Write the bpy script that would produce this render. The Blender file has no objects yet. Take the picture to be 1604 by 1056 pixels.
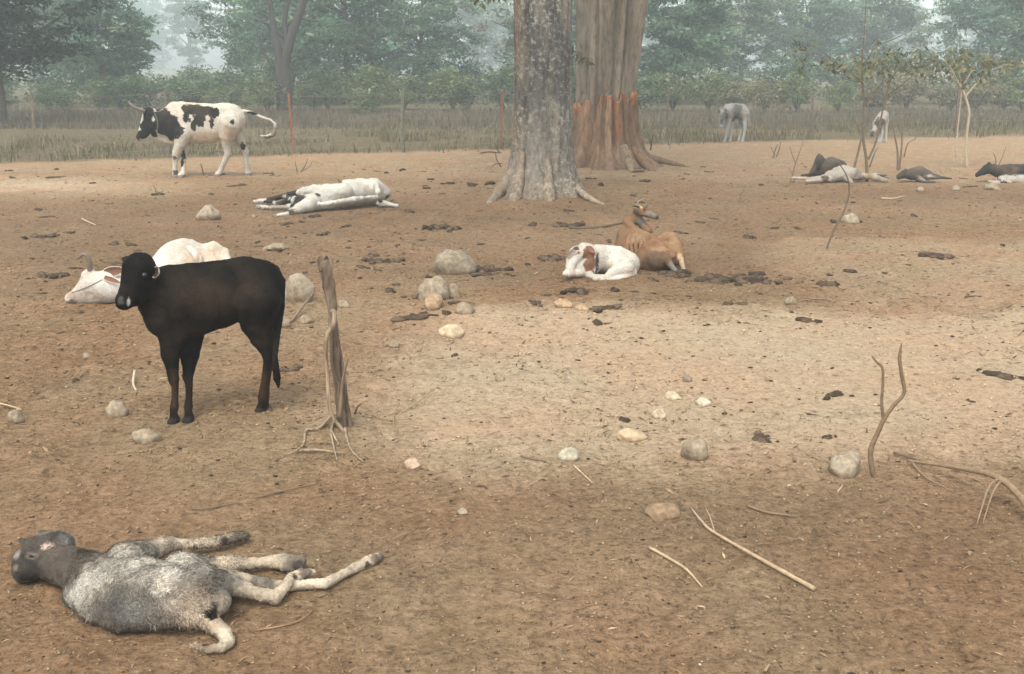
import bpy, math, random
import numpy as np
from mathutils import Vector

scene = bpy.context.scene
# ------------------------------------------------------------------ camera, sky, sun, exposure
CAM_H = 2.0
PITCH = math.radians(14.0)
FPX = 1700.0                      # focal length in photograph pixels (1604 wide)
cam_data = bpy.data.cameras.new('camera')
cam = bpy.data.objects.new('camera', cam_data)
scene.collection.objects.link(cam)
cam.location = (0, 0, CAM_H)
cam.rotation_euler = (math.radians(90) - PITCH, 0, 0)
cam_data.sensor_width = 36.0
cam_data.lens = 36.0 * FPX / 1604.0
cam_data.clip_start = 0.05
cam_data.clip_end = 6000
scene.camera = cam

SUN_EL, SUN_ROT = 58.0, 200.0     # degrees; overcast morning, light from behind-left of the camera
world = bpy.data.worlds.new('World')
scene.world = world
world.use_nodes = True
wn = world.node_tree.nodes
wl = world.node_tree.links
bg = wn['Background']
sky = wn.new('ShaderNodeTexSky')
sky.sky_type = 'NISHITA'
sky.sun_disc = False
sky.sun_elevation = math.radians(SUN_EL)
sky.sun_rotation = math.radians(SUN_ROT)
sky.air_density = 1.0
sky.dust_density = 2.5
sky.ozone_density = 1.0
hsv = wn.new('ShaderNodeHueSaturation')
hsv.inputs['Saturation'].default_value = 0.24     # overcast: the blue is veiled by cloud
wl.new(sky.outputs[0], hsv.inputs['Color'])
wl.new(hsv.outputs[0], bg.inputs['Color'])
bg.inputs['Strength'].default_value = 0.15

sun_data = bpy.data.lights.new('sun', 'SUN')
sun = bpy.data.objects.new('sun', sun_data)
scene.collection.objects.link(sun)
sun_data.energy = 1.0
sun_data.angle = math.radians(25)
sun_data.color = (1.0, 0.92, 0.76)
_az = math.radians(SUN_ROT)
_d = Vector((math.sin(_az) * math.cos(math.radians(SUN_EL)), math.cos(_az) * math.cos(math.radians(SUN_EL)), math.sin(math.radians(SUN_EL))))
sun.rotation_euler = _d.to_track_quat('Z', 'Y').to_euler()

scene.view_settings.view_transform = 'Standard'
scene.view_settings.look = 'None'
scene.view_settings.gamma = 1.0
scene.view_settings.use_curve_mapping = False
scene.view_settings.exposure = 1.36
scene.render.engine = 'CYCLES'
scene.cycles.max_bounces = 8
scene.cycles.diffuse_bounces = 3
scene.cycles.transmission_bounces = 3
scene.cycles.transparent_max_bounces = 8
scene.cycles.volume_bounces = 2

# ------------------------------------------------------------------ helpers
rng = np.random.default_rng(11)
random.seed(5)
SP, CP = math.sin(PITCH), math.cos(PITCH)

def ray(u, v):
    dx = (u - 802.0) / FPX; dy = (528.0 - v) / FPX
    return np.array([dx, CP + dy * SP, -SP + dy * CP])
def at_depth(u, v, Y):            # the point at distance Y in front of the camera
    r = ray(u, v); t = Y / r[1]
    return np.array([0, 0, CAM_H]) + t * r
def at_z(u, v, z):                # the point at height z
    r = ray(u, v); t = (z - CAM_H) / r[2]
    return np.array([0, 0, CAM_H]) + t * r
def px(Y, z=0.3):                 # metres covered by one photograph pixel at distance Y and height z
    return (Y * CP + (CAM_H - z) * SP) / FPX

def _hash(ix, iy, iz, seed):
    h = (ix.astype(np.int64) * 374761393 + iy.astype(np.int64) * 668265263 + iz.astype(np.int64) * 2147483647 + seed * 1274126177) & 0xFFFFFFFF
    h = ((h ^ (h >> 13)) * 1274126177) & 0xFFFFFFFF
    h = h ^ (h >> 16)
    h = (h * 2246822519) & 0xFFFFFFFF
    h = h ^ (h >> 15)
    return (h & 0xFFFF) / 65535.0
def vnoise(p, seed=0):            # smooth value noise in -1..1, p (N,3)
    f = np.floor(p); w = p - f; w = w * w * (3 - 2 * w)
    i = f.astype(np.int64)
    out = np.zeros(len(p))
    for a in (0, 1):
        for b in (0, 1):
            for c in (0, 1):
                wt = (w[:, 0] if a else 1 - w[:, 0]) * (w[:, 1] if b else 1 - w[:, 1]) * (w[:, 2] if c else 1 - w[:, 2])
                out += wt * _hash(i[:, 0] + a, i[:, 1] + b, i[:, 2] + c, seed)
    return out * 2 - 1
_ROT = np.array([[0.36, 0.48, -0.8], [-0.8, 0.6, 0.0], [0.48, 0.64, 0.6]])
def fbm(p, octv=4, seed=0, gain=0.5):
    s = np.zeros(len(p)); a = 1.0; n = 0
    q = p @ _ROT
    for o in range(octv):
        s += a * vnoise(q + o * 17.3, seed + o); n += a; a *= gain; q = (q @ _ROT) * 2.03
    return s / n
def p3(x, y, z=0.0):
    x = np.atleast_1d(np.asarray(x, float)); y = np.atleast_1d(np.asarray(y, float))
    return np.stack([x, y, np.full_like(x, z)], 1)
def sstep(a, b, x):
    t = np.clip((x - a) / (b - a), 0, 1); return t * t * (3 - 2 * t)

def mesh_from(name, V, F, smooth=True, col=None, mats=(), mat_idx=None):
    me = bpy.data.meshes.new(name)
    V = np.asarray(V, dtype=np.float32)
    if isinstance(F, np.ndarray):
        n, k = F.shape
        me.vertices.add(len(V)); me.vertices.foreach_set('co', V.ravel())
        me.loops.add(n * k); me.loops.foreach_set('vertex_index', F.astype(np.int32).ravel())
        me.polygons.add(n); me.polygons.foreach_set('loop_start', np.arange(0, n * k, k, dtype=np.int32))
        me.update(calc_edges=True)
    else:
        me.from_pydata(V.tolist(), [], [list(map(int, f)) for f in F])
    if smooth:
        me.polygons.foreach_set('use_smooth', np.ones(len(me.polygons), dtype=bool))
    if col is not None:
        c = np.ones((len(V), 4), dtype=np.float32); c[:, :np.asarray(col).shape[1]] = col
        at = me.color_attributes.new('tint', 'FLOAT_COLOR', 'POINT')
        at.data.foreach_set('color', c.ravel())
    for m in mats: me.materials.append(m)
    if mat_idx is not None:
        me.polygons.foreach_set('material_index', np.asarray(mat_idx, dtype=np.int32))
    me.validate(); me.update()
    return me
def link(name, data, parent=None, loc=None):
    o = bpy.data.objects.new(name, data)
    scene.collection.objects.link(o)
    if loc is not None: o.location = [float(c) for c in loc]
    if parent is not None: o.parent = parent
    return o
def tag(o, label=None, cat=None, group=None, kind=None):
    if label: o['label'] = label
    if cat: o['category'] = cat
    if group: o['group'] = group
    if kind: o['kind'] = kind
    return o

class MB:                         # collects vertices, faces, tints in world space
    def __init__(s): s.V = []; s.F = []; s.C = []; s.n = 0
    def add(s, V, F, col=None):
        V = np.asarray(V, float)
        s.V.append(V); s.F += [[i + s.n for i in f] for f in F]
        s.C.append(np.tile(np.asarray(col if col is not None else (1, 1, 1), float), (len(V), 1)) if col is None or np.ndim(col) == 1 else np.asarray(col, float))
        s.n += len(V)
    def tube(s, pts, rad, seg=8, wob=0.0, col=None, seed=0, cap=True):
        pts = np.asarray(pts, float); rad = np.asarray(rad, float)
        n = len(pts); tan = np.gradient(pts, axis=0); tan /= np.linalg.norm(tan, axis=1)[:, None] + 1e-9
        ref = np.array([0.3, 1, 0.2]); 
        if abs(tan[0] @ (ref / np.linalg.norm(ref))) > 0.9: ref = np.array([1, 0.1, 0.3])
        V = []; a = ref - tan[0] * (ref @ tan[0])
        for i in range(n):
            a = a - tan[i] * (a @ tan[i]); a /= np.linalg.norm(a) + 1e-9
            b = np.cross(tan[i], a)
            for k in range(seg):
                th = 2 * math.pi * k / seg
                V.append(pts[i] + rad[i] * (math.cos(th) * a + math.sin(th) * b))
        V = np.array(V)
        if wob:
            nz = fbm(V / max(rad.max(), 1e-3) * 0.6 + seed, 3, seed)
            ctr = np.repeat(pts, seg, 0)
            V = ctr + (V - ctr) * (1 + wob * nz)[:, None]
        F = [[i * seg + k, i * seg + (k + 1) % seg, (i + 1) * seg + (k + 1) % seg, (i + 1) * seg + k] for i in range(n - 1) for k in range(seg)]
        if cap: F += [list(range(seg))[::-1], [(n - 1) * seg + k for k in range(seg)]]
        s.add(V, F, col)
    def data(s, name, mats, origin=(0, 0, 0), smooth=True):
        V = np.concatenate(s.V) - np.asarray(origin)
        return mesh_from(name, V, s.F, smooth, np.concatenate(s.C), mats)
    def build(s, name, mat, parent=None, origin=(0, 0, 0), smooth=True):
        o = link(name, s.data(name, [mat], origin, smooth), parent)
        if parent is None: o.location = [float(c) for c in origin]
        return o
def empty(name, loc):
    e = link(name, None, loc=loc); e.empty_display_size = 0.1; return e
def spline(P, m=6):               # Catmull-Rom through points of any dimension
    P = np.asarray(P, float); Q = np.vstack([2 * P[0] - P[1], P, 2 * P[-1] - P[-2]]); out = []
    for i in range(1, len(Q) - 2):
        for t in np.linspace(0, 1, m, endpoint=False):
            a, b, c, d = Q[i - 1], Q[i], Q[i + 1], Q[i + 2]
            out.append(0.5 * (2 * b + (c - a) * t + (2 * a - 5 * b + 4 * c - d) * t * t + (3 * b - a - 3 * c + d) * t ** 3))
    out.append(P[-1]); return np.array(out)

# ------------------------------------------------------------------ materials
def new_mat(name):
    m = bpy.data.materials.new(name); m.use_nodes = True
    nt = m.node_tree; b = nt.nodes['Principled BSDF']
    return m, nt, b
def N(nt, t, **kw):
    n = nt.nodes.new(t)
    for k, v in kw.items(): setattr(n, k, v)
    return n
def noise_node(nt, vec, scale, detail=4, rough=0.55, dist=0.0):
    n = N(nt, 'ShaderNodeTexNoise'); n.inputs['Scale'].default_value = scale
    n.inputs['Detail'].default_value = detail; n.inputs['Roughness'].default_value = rough
    n.inputs['Distortion'].default_value = dist
    if vec is not None: nt.links.new(vec, n.inputs['Vector'])
    return n
def ramp(nt, fac, stops):
    r = N(nt, 'ShaderNodeValToRGB'); e = r.color_ramp.elements
    while len(e) < len(stops): e.new(0.5)
    for el, (p, c) in zip(e, stops):
        el.position = p; el.color = (c[0], c[1], c[2], 1) if np.ndim(c) else (c, c, c, 1)
    nt.links.new(fac, r.inputs[0]); return r
def mixc(nt, a, b, fac, mode='MIX'):
    m = N(nt, 'ShaderNodeMix', data_type='RGBA', blend_type=mode)
    for sock, val in ((m.inputs[0], fac), (m.inputs[6], a), (m.inputs[7], b)):
        if hasattr(val, 'is_linked'): nt.links.new(val, sock)
        elif np.ndim(val): sock.default_value = (val[0], val[1], val[2], 1)
        else: sock.default_value = val
    return m.outputs[2]
def math_n(nt, op, a, b=0.0, c=None):
    m = N(nt, 'ShaderNodeMath', operation=op)
    for i, val in enumerate((a, b) if c is None else (a, b, c)):
        if hasattr(val, 'is_linked'): nt.links.new(val, m.inputs[i])
        else: m.inputs[i].default_value = val
    return m.outputs[0]
def bump(nt, b, h, strength, dist):
    bn = N(nt, 'ShaderNodeBump'); bn.inputs['Strength'].default_value = strength
    bn.inputs['Distance'].default_value = dist
    nt.links.new(h, bn.inputs['Height']); nt.links.new(bn.outputs[0], b.inputs['Normal']); return bn
def coords(nt, out='Object', scale=None):
    tc = N(nt, 'ShaderNodeTexCoord')
    if scale is None: return tc.outputs[out]
    mp = N(nt, 'ShaderNodeMapping'); mp.inputs['Scale'].default_value = scale
    nt.links.new(tc.outputs[out], mp.inputs[0]); return mp.outputs[0]
def tint_mat(name, nscale=30.0, lo=0.7, hi=1.25, rough=0.9, bstr=0.3, bdist=0.01, spec=0.2, stretch=None, trans=0.0):
    # base colour from the piece's own tint, broken up by fine grain
    m, nt, b = new_mat(name)
    at = N(nt, 'ShaderNodeAttribute', attribute_name='tint')
    vec = coords(nt, 'Object', stretch)
    n1 = noise_node(nt, vec, nscale, 5, 0.65)
    r = ramp(nt, n1.outputs[0], [(0.3, lo), (0.7, hi)])
    c = mixc(nt, at.outputs[0], r.outputs[0], 1.0, 'MULTIPLY')
    nt.links.new(c, b.inputs['Base Color'])
    b.inputs['Roughness'].default_value = rough
    b.inputs['Specular IOR Level'].default_value = spec
    if bstr: bump(nt, b, n1.outputs[0], bstr, bdist)
    if trans:
        tr = N(nt, 'ShaderNodeBsdfTranslucent'); nt.links.new(c, tr.inputs[0])
        mx = N(nt, 'ShaderNodeMixShader'); mx.inputs[0].default_value = trans
        nt.links.new(b.outputs[0], mx.inputs[1]); nt.links.new(tr.outputs[0], mx.inputs[2])
        nt.links.new(mx.outputs[0], nt.nodes['Material Output'].inputs[0])
    return m

M = {}
M['stone'] = tint_mat('stone', 26, 0.5, 1.2, 0.95, 0.7, 0.015)
M['dung'] = tint_mat('dung', 60, 0.6, 1.4, 0.95, 0.6, 0.01, 0.1)
M['clod'] = tint_mat('clod', 50, 0.7, 1.3, 1.0, 0.4, 0.006, 0.1)
M['wood'] = tint_mat('dead_wood', 34, 0.32, 1.5, 0.95, 1.0, 0.012, 0.15, (1, 1, 0.16))
M['twig'] = tint_mat('twig', 40, 0.7, 1.25, 0.9, 0.3, 0.003, 0.15)
M['leaf'] = tint_mat('leaf', 3, 0.8, 1.2, 0.4, 0.0, 0.01, 0.6, None, 0.45)
M['grass'] = tint_mat('dry_grass', 2, 0.8, 1.2, 0.8, 0.0, 0.01, 0.1, None, 0.25)
M['rust'] = tint_mat('rusty_iron', 25, 0.6, 1.4, 0.8, 0.3, 0.004)
M['coat'] = tint_mat('cattle_coat', 90, 0.72, 1.2, 0.85, 0.25, 0.004, 0.12, (1, 1, 1))
M['coat_dark'] = tint_mat('dark_cattle_coat', 110, 0.75, 1.25, 0.75, 0.25, 0.004, 0.07, (1, 1, 1))
M['hair'] = tint_mat('hair', 8, 0.9, 1.1, 0.6, 0.0, 0.01, 0.1)
M['horn'] = tint_mat('horn', 30, 0.75, 1.2, 0.5, 0.2, 0.003, 0.4)
M['rope'] = tint_mat('rope', 200, 0.7, 1.2, 0.9, 0.3, 0.002)
_m, _nt, _b = new_mat('eye'); _b.inputs['Base Color'].default_value = (0.012, 0.01, 0.009, 1); _b.inputs['Roughness'].default_value = 0.12
M['eye'] = _m

# ------------------------------------------------------------------ ground
def H(x, y):
    x = np.atleast_1d(np.asarray(x, float)); y = np.atleast_1d(np.asarray(y, float))
    p = p3(x, y)
    h = 0.030 * fbm(p * 0.55, 3, 1) + 0.020 * fbm(p * np.array([2.2, 2.8, 1]), 3, 5)
    r = np.hypot(x, y)
    h += np.clip(1.4 - r / 30, 0.2, 1) * 0.022 * fbm(p * np.array([6.0, 8.0, 1]), 4, 9, 0.6)
    # low mounds round the trees and the dead stump
    for (cx, cy, rr, hh) in MOUNDS:
        d = np.hypot((x - cx), (y - cy)) / rr
        h += hh * np.exp(-d * d * 2.0)
    # hoof prints: small oval pits with a pushed-up rim, more of them in some places than others
    if len(x) > 4:
        near = np.where(r < 17)[0]
        if len(near):
            q = np.stack([x[near] / 0.22, y[near] / 0.27], 1); c0 = np.floor(q).astype(np.int64); best = np.full(len(near), 9.0)
            for dx in (-1, 0, 1):
                for dy in (-1, 0, 1):
                    cx = c0[:, 0] + dx; cy = c0[:, 1] + dy; zz = np.zeros_like(cx)
                    jx = cx + 0.15 + 0.7 * _hash(cx, cy, zz, 3); jy = cy + 0.15 + 0.7 * _hash(cx, cy, zz, 4); on = _hash(cx, cy, zz, 5) < 0.55
                    d = np.hypot((q[:, 0] - jx) * 0.22 / 0.045, (q[:, 1] - jy) * 0.27 / 0.060)
                    best = np.where(on & (d < best), d, best)
            m = np.clip(0.6 + 1.4 * fbm(p[near] * 0.6, 3, 15), 0.1, 1.2)
            h[near] += m * (-0.020 * np.exp(-best ** 2) + 0.007 * np.exp(-((best - 1.35) / 0.45) ** 2))
    return h
MOUNDS = []
_b1 = at_z(845, 305, 0); _b2 = at_z(955, 262, 0); _b3 = at_z(530, 672, 0)
MOUNDS = [(_b1[0], _b1[1] + 0.2, 2.0, 0.07), (_b2[0], _b2[1], 2.4, 0.08), (_b3[0], _b3[1], 0.32, 0.05), (at_z(720, 250, 0)[0], at_z(720, 250, 0)[1], 1.4, 0.06)]
def gp(u, v):                     # point on the ground seen at a pixel
    z = 0.0
    for _ in range(3):
        p = at_z(u, v, z); z = float(H(p[0], p[1])[0])
    return np.array([p[0], p[1], z])

def fence_y(x): return 27.7 + 0.37 * x
def soil(x, y):                   # r: dry sand, g: dark damp trampled dung soil plus shade painted under the trees, b: litter/grass cover
    w = p3(x, y)
    wx = x + 0.55 * fbm(w * 0.9, 3, 21) + 0.12 * fbm(w * 5, 2, 31)
    wy = y + 0.60 * fbm(w * 0.8, 3, 22) + 0.15 * fbm(w * 4, 2, 32)
    def box(x0, x1, y0, y1, s):
        return sstep(x0 - s, x0 + s, wx) * sstep(-x1 - s, -x1 + s, -wx) * sstep(y0 - s, y0 + s, wy) * sstep(-y1 - s, -y1 + s, -wy)
    dry = 0.33 + 0.22 * fbm(w * 0.7, 4, 40) + 0.08 * (y < 6)
    dry = np.maximum(dry, 0.30 + 0.70 * (sstep(-1.7, 0.1, wx) * sstep(4.5, 6.3, wy) * sstep(9.5, 8.3, wy)))
    dry = np.maximum(dry, 0.62 * box(2.6, 30, 8.6, 13.0, 0.6))
    dry = np.maximum(dry, 0.50 * box(-2.4, 0.0, 7.6, 9.6, 0.5))
    dry = np.maximum(dry, 0.85 * np.exp(-((wx + 8.6) / 4.2) ** 2 - ((wy - 18.6) / 2.6) ** 2))
    dry = np.maximum(dry, 0.52 * sstep(18.0, 20.8, wy + 0.1 * wx))
    dry = np.maximum(dry, 0.42 * np.exp(-((wx + 0.7) / 1.1) ** 2 - ((wy - 4.2) / 0.55) ** 2))
    dry = np.maximum(dry, 0.34 * np.exp(-((wx - 0.4) / 1.3) ** 2 - ((wy - 3.6) / 0.5) ** 2))
    dry = np.maximum(dry, 0.36 * np.exp(-((wx + 2.6) / 1.2) ** 2 - ((wy - 6.0) / 0.7) ** 2))
    dark = 1.0 * np.exp(-((wx + 0.3) / 5.5) ** 2 - ((wy - 15.4) / 2.6) ** 2)  # dark soil round the big trunks, deepened to paint in the trees' shade
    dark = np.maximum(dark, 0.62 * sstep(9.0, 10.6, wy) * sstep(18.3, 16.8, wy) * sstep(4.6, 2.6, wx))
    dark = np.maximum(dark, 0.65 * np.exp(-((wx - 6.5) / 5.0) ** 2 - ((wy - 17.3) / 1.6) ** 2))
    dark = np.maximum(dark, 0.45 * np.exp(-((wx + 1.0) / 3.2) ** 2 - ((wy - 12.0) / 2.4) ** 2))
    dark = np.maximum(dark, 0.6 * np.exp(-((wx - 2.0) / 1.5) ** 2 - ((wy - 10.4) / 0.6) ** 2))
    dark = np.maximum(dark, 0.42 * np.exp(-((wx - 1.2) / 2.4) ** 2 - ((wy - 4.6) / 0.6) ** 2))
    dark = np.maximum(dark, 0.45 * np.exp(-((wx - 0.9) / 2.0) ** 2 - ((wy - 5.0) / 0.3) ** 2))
    cover = sstep(-0.8, 0.6, wy - fence_y(wx))
    dry = dry + 0.10 * fbm(w * 3.1, 3, 45)
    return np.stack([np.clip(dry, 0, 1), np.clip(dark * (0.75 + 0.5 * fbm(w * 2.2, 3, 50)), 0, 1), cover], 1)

def build_ground():
    half = math.radians(36)
    a_in = np.linspace(-half, half, 400)
    a_out = np.linspace(half, 2 * math.pi - half, 46)[1:-1]
    ang = np.concatenate([a_in, a_out]); nc = len(ang)
    r = np.concatenate([np.geomspace(0.7, 34, 760), np.geomspace(35, 3000, 60)]); nr = len(r)
    A, R = np.meshgrid(ang, r)
    x = (R * np.sin(A)).ravel(); y = (R * np.cos(A)).ravel()
    V = np.stack([x, y, H(x, y)], 1)
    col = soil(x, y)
    i = np.arange(nr - 1)[:, None] * nc; k = np.arange(nc)[None]; k2 = (k + 1) % nc
    F = np.stack([i + k, i + nc + k, i + nc + k2, i + k2], -1).reshape(-1, 4)
    V = np.vstack([V, [[0, 0, float(H(0, 0)[0])]]]); col = np.vstack([col, [[0.2, 0, 0]]])
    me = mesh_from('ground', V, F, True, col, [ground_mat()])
    # close the disc under the camera
    import bmesh
    bm = bmesh.new(); bm.from_mesh(me); bm.verts.ensure_lookup_table()
    c = bm.verts[len(V) - 1]
    for q in range(nc):
        bm.faces.new((c, bm.verts[q], bm.verts[(q + 1) % nc])).smooth = True
    bmesh.ops.recalc_face_normals(bm, faces=bm.faces); bm.to_mesh(me); bm.free()
    if me.polygons[len(me.polygons) // 2].normal.z < 0: me.flip_normals()
    return tag(link('ground', me), kind='structure')
def ground_mat():
    m, nt, b = new_mat('trampled_earth')
    at = N(nt, 'ShaderNodeAttribute', attribute_name='tint')
    sp = N(nt, 'ShaderNodeSeparateColor'); nt.links.new(at.outputs[0], sp.inputs[0])
    vec = coords(nt, 'Object')
    nA = noise_node(nt, vec, 3.2, 8, 0.68)          # hand-sized blotches
    nB = noise_node(nt, vec, 34, 8, 0.75)           # crumbs
    nC = noise_node(nt, vec, 0.8, 3, 0.5)
    vecs = coords(nt, 'Object', (7, 12, 7))
    nD = noise_node(nt, vecs, 2.4, 8, 0.78, 0.6)    # trampled streaks
    f = math_n(nt, 'ADD', sp.outputs[0], math_n(nt, 'MULTIPLY', math_n(nt, 'SUBTRACT', nA.outputs[0], 0.5), 0.75))
    f = math_n(nt, 'ADD', f, math_n(nt, 'MULTIPLY', math_n(nt, 'SUBTRACT', nD.outputs[0], 0.5), 1.0))
    base = ramp(nt, f, [(0.0, (0.162, 0.103, 0.055)), (0.25, (0.268, 0.176, 0.098)), (0.55, (0.362, 0.256, 0.156)), (0.95, (0.515, 0.398, 0.268))])
    red = ramp(nt, nC.outputs[0], [(0.40, (0.985, 1.0, 0.985)), (0.60, (1.04, 0.95, 0.91))])
    c = mixc(nt, base.outputs[0], red.outputs[0], 1.0, 'MULTIPLY')
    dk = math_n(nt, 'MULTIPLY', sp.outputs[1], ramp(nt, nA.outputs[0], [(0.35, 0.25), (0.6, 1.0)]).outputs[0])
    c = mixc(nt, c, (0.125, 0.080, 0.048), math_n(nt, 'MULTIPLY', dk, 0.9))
    grassy = ramp(nt, nA.outputs[0], [(0.35, (0.115, 0.09, 0.052)), (0.65, (0.185, 0.15, 0.085))])
    c = mixc(nt, c, grassy.outputs[0], sp.outputs[2])
    nE = noise_node(nt, vec, 13, 5, 0.7, 0.3)       # clods and hoof-broken soil
    g = ramp(nt, nB.outputs[0], [(0.36, 0.42), (0.47, 0.92), (0.54, 1.05), (0.66, 1.36)])
    g2 = ramp(nt, nE.outputs[0], [(0.36, 0.72), (0.48, 1.0), (0.62, 1.16)])
    rough_f = math_n(nt, 'SUBTRACT', 1.0, math_n(nt, 'MULTIPLY', sp.outputs[0], 0.45))
    c = mixc(nt, c, g2.outputs[0], rough_f, 'MULTIPLY')
    c = mixc(nt, c, g.outputs[0], rough_f, 'MULTIPLY')
    nt.links.new(c, b.inputs['Base Color'])
    b.inputs['Roughness'].default_value = 1.0; b.inputs['Specular IOR Level'].default_value = 0.08
    hh = math_n(nt, 'ADD', math_n(nt, 'MULTIPLY', nB.outputs[0], 0.8), math_n(nt, 'ADD', math_n(nt, 'MULTIPLY', nD.outputs[0], 0.7), math_n(nt, 'MULTIPLY', nE.outputs[0], 0.9)))
    bump(nt, b, hh, 1.0, 0.045)
    return m
build_ground()
# ------------------------------------------------------------------ the two big trunks
def bark_mat(name, lichen):
    m, nt, b = new_mat(name)
    at = N(nt, 'ShaderNodeAttribute', attribute_name='tint')
    vec = coords(nt, 'Object', (1, 1, 0.28))
    v2 = coords(nt, 'Object')
    nA = noise_node(nt, vec, 16, 6, 0.7, 0.3); nB = noise_node(nt, v2, 15, 6, 0.75); nC = noise_node(nt, v2, 1.7, 3, 0.5)
    g = ramp(nt, nA.outputs[0], [(0.3, 0.45), (0.5, 0.95), (0.72, 1.3)])
    c = mixc(nt, at.outputs[0], g.outputs[0], 1.0, 'MULTIPLY')
    if lichen:
        sp = ramp(nt, nB.outputs[0], [(0.52, 0.0), (0.6, 1.0)])
        area = ramp(nt, nC.outputs[0], [(0.35, 0.25), (0.6, 1.0)])
        c = mixc(nt, c, (0.44, 0.44, 0.38), math_n(nt, 'MULTIPLY', math_n(nt, 'MULTIPLY', sp.outputs[0], area.outputs[0]), 0.5))
        dk = ramp(nt, nB.outputs[0], [(0.33, 1.0), (0.42, 0.0)])
        c = mixc(nt, c, (0.035, 0.032, 0.028), math_n(nt, 'MULTIPLY', dk.outputs[0], 0.65))
    nt.links.new(c, b.inputs['Base Color']); b.inputs['Roughness'].default_value = 0.95
    b.inputs['Specular IOR Level'].default_value = 0.1
    hh = math_n(nt, 'ADD', nA.outputs[0], math_n(nt, 'MULTIPLY', nB.outputs[0], 0.5))
    bump(nt, b, hh, 0.8, 0.03)
    return m
M['bark_lichen'] = bark_mat('mottled_bark', True)
M['bark_pale'] = bark_mat('smooth_grey_bark', False)

def trunk_mesh(name, axis, rfun, nth, zs, mat, colfun, origin, cap=True):
    th = np.linspace(0, 2 * math.pi, nth, endpoint=False)
    T, Z = np.meshgrid(th, zs)
    c = np.array([axis(z) for z in zs])
    Rr = rfun(T, Z)
    V = np.stack([np.repeat(c[:, 0], nth) + (Rr * np.cos(T)).ravel(), np.repeat(c[:, 1], nth) + (Rr * np.sin(T)).ravel(), Z.ravel()], 1)
    n = len(zs); i = np.arange(n - 1)[:, None] * nth; k = np.arange(nth)[None]; k2 = (k + 1) % nth
    F = np.stack([i + k, i + k2, i + nth + k2, i + nth + k], -1).reshape(-1, 4)
    col = colfun(T.ravel(), Z.ravel(), V)
    return mesh_from(name, V - np.asarray(origin), F, True, col, [mat])

def leaf_cloud(centers, radii, per, size, tints, seed, flat=0.55, droop=0.3):
    # leaf-sized bent rhombs gathered in clumps; returns V, F(tri array), C
    g = np.random.default_rng(seed)
    V = []; C = []
    for (c, r), tint in zip(zip(centers, radii), tints):
        n = per
        d = g.normal(size=(n, 3)); d /= np.linalg.norm(d, axis=1)[:, None]
        q = c + d * (r * g.random((n, 1)) ** 0.45) * np.array([1, 1, flat])
        ax = g.normal(size=(n, 3)) * np.array([1, 1, 0.4]); ax[:, 2] -= droop; ax /= np.linalg.norm(ax, axis=1)[:, None]
        nn = g.normal(size=(n, 3)) * 0.6 + np.array([0, 0, 1.0])
        sd = np.cross(ax, nn); sd /= np.linalg.norm(sd, axis=1)[:, None] + 1e-9
        up = np.cross(sd, ax)
        L = size * (0.6 + 0.8 * g.random((n, 1))); W = L * 0.42
        v0 = q; v1 = q + ax * L * 0.5 + sd * W * 0.5 - up * L * 0.05; v2 = q + ax * L - up * L * 0.15; v3 = q + ax * L * 0.5 - sd * W * 0.5 - up * L * 0.05
        V.append(np.stack([v0, v1, v2, v3], 1).reshape(-1, 3))
        t = np.asarray(tint)[None] * (0.75 + 0.5 * g.random((n, 1)))
        C.append(np.repeat(t, 4, 0))
    V = np.concatenate(V); C = np.concatenate(C)
    n = len(V) // 4; b = np.arange(n)[:, None] * 4
    F = np.concatenate([b + np.array([[0, 1, 2]]), b + np.array([[0, 2, 3]])])
    return V, F, C
def leaf_mesh(name, centers, radii, per, size, tints, seed, origin=(0, 0, 0), flat=0.55, droop=0.3, mat='leaf'):
    V, F, C = leaf_cloud(centers, radii, per, size, tints, seed, flat, droop)
    return mesh_from(name, V - np.asarray(origin), F, False, C, [M[mat]])

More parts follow.
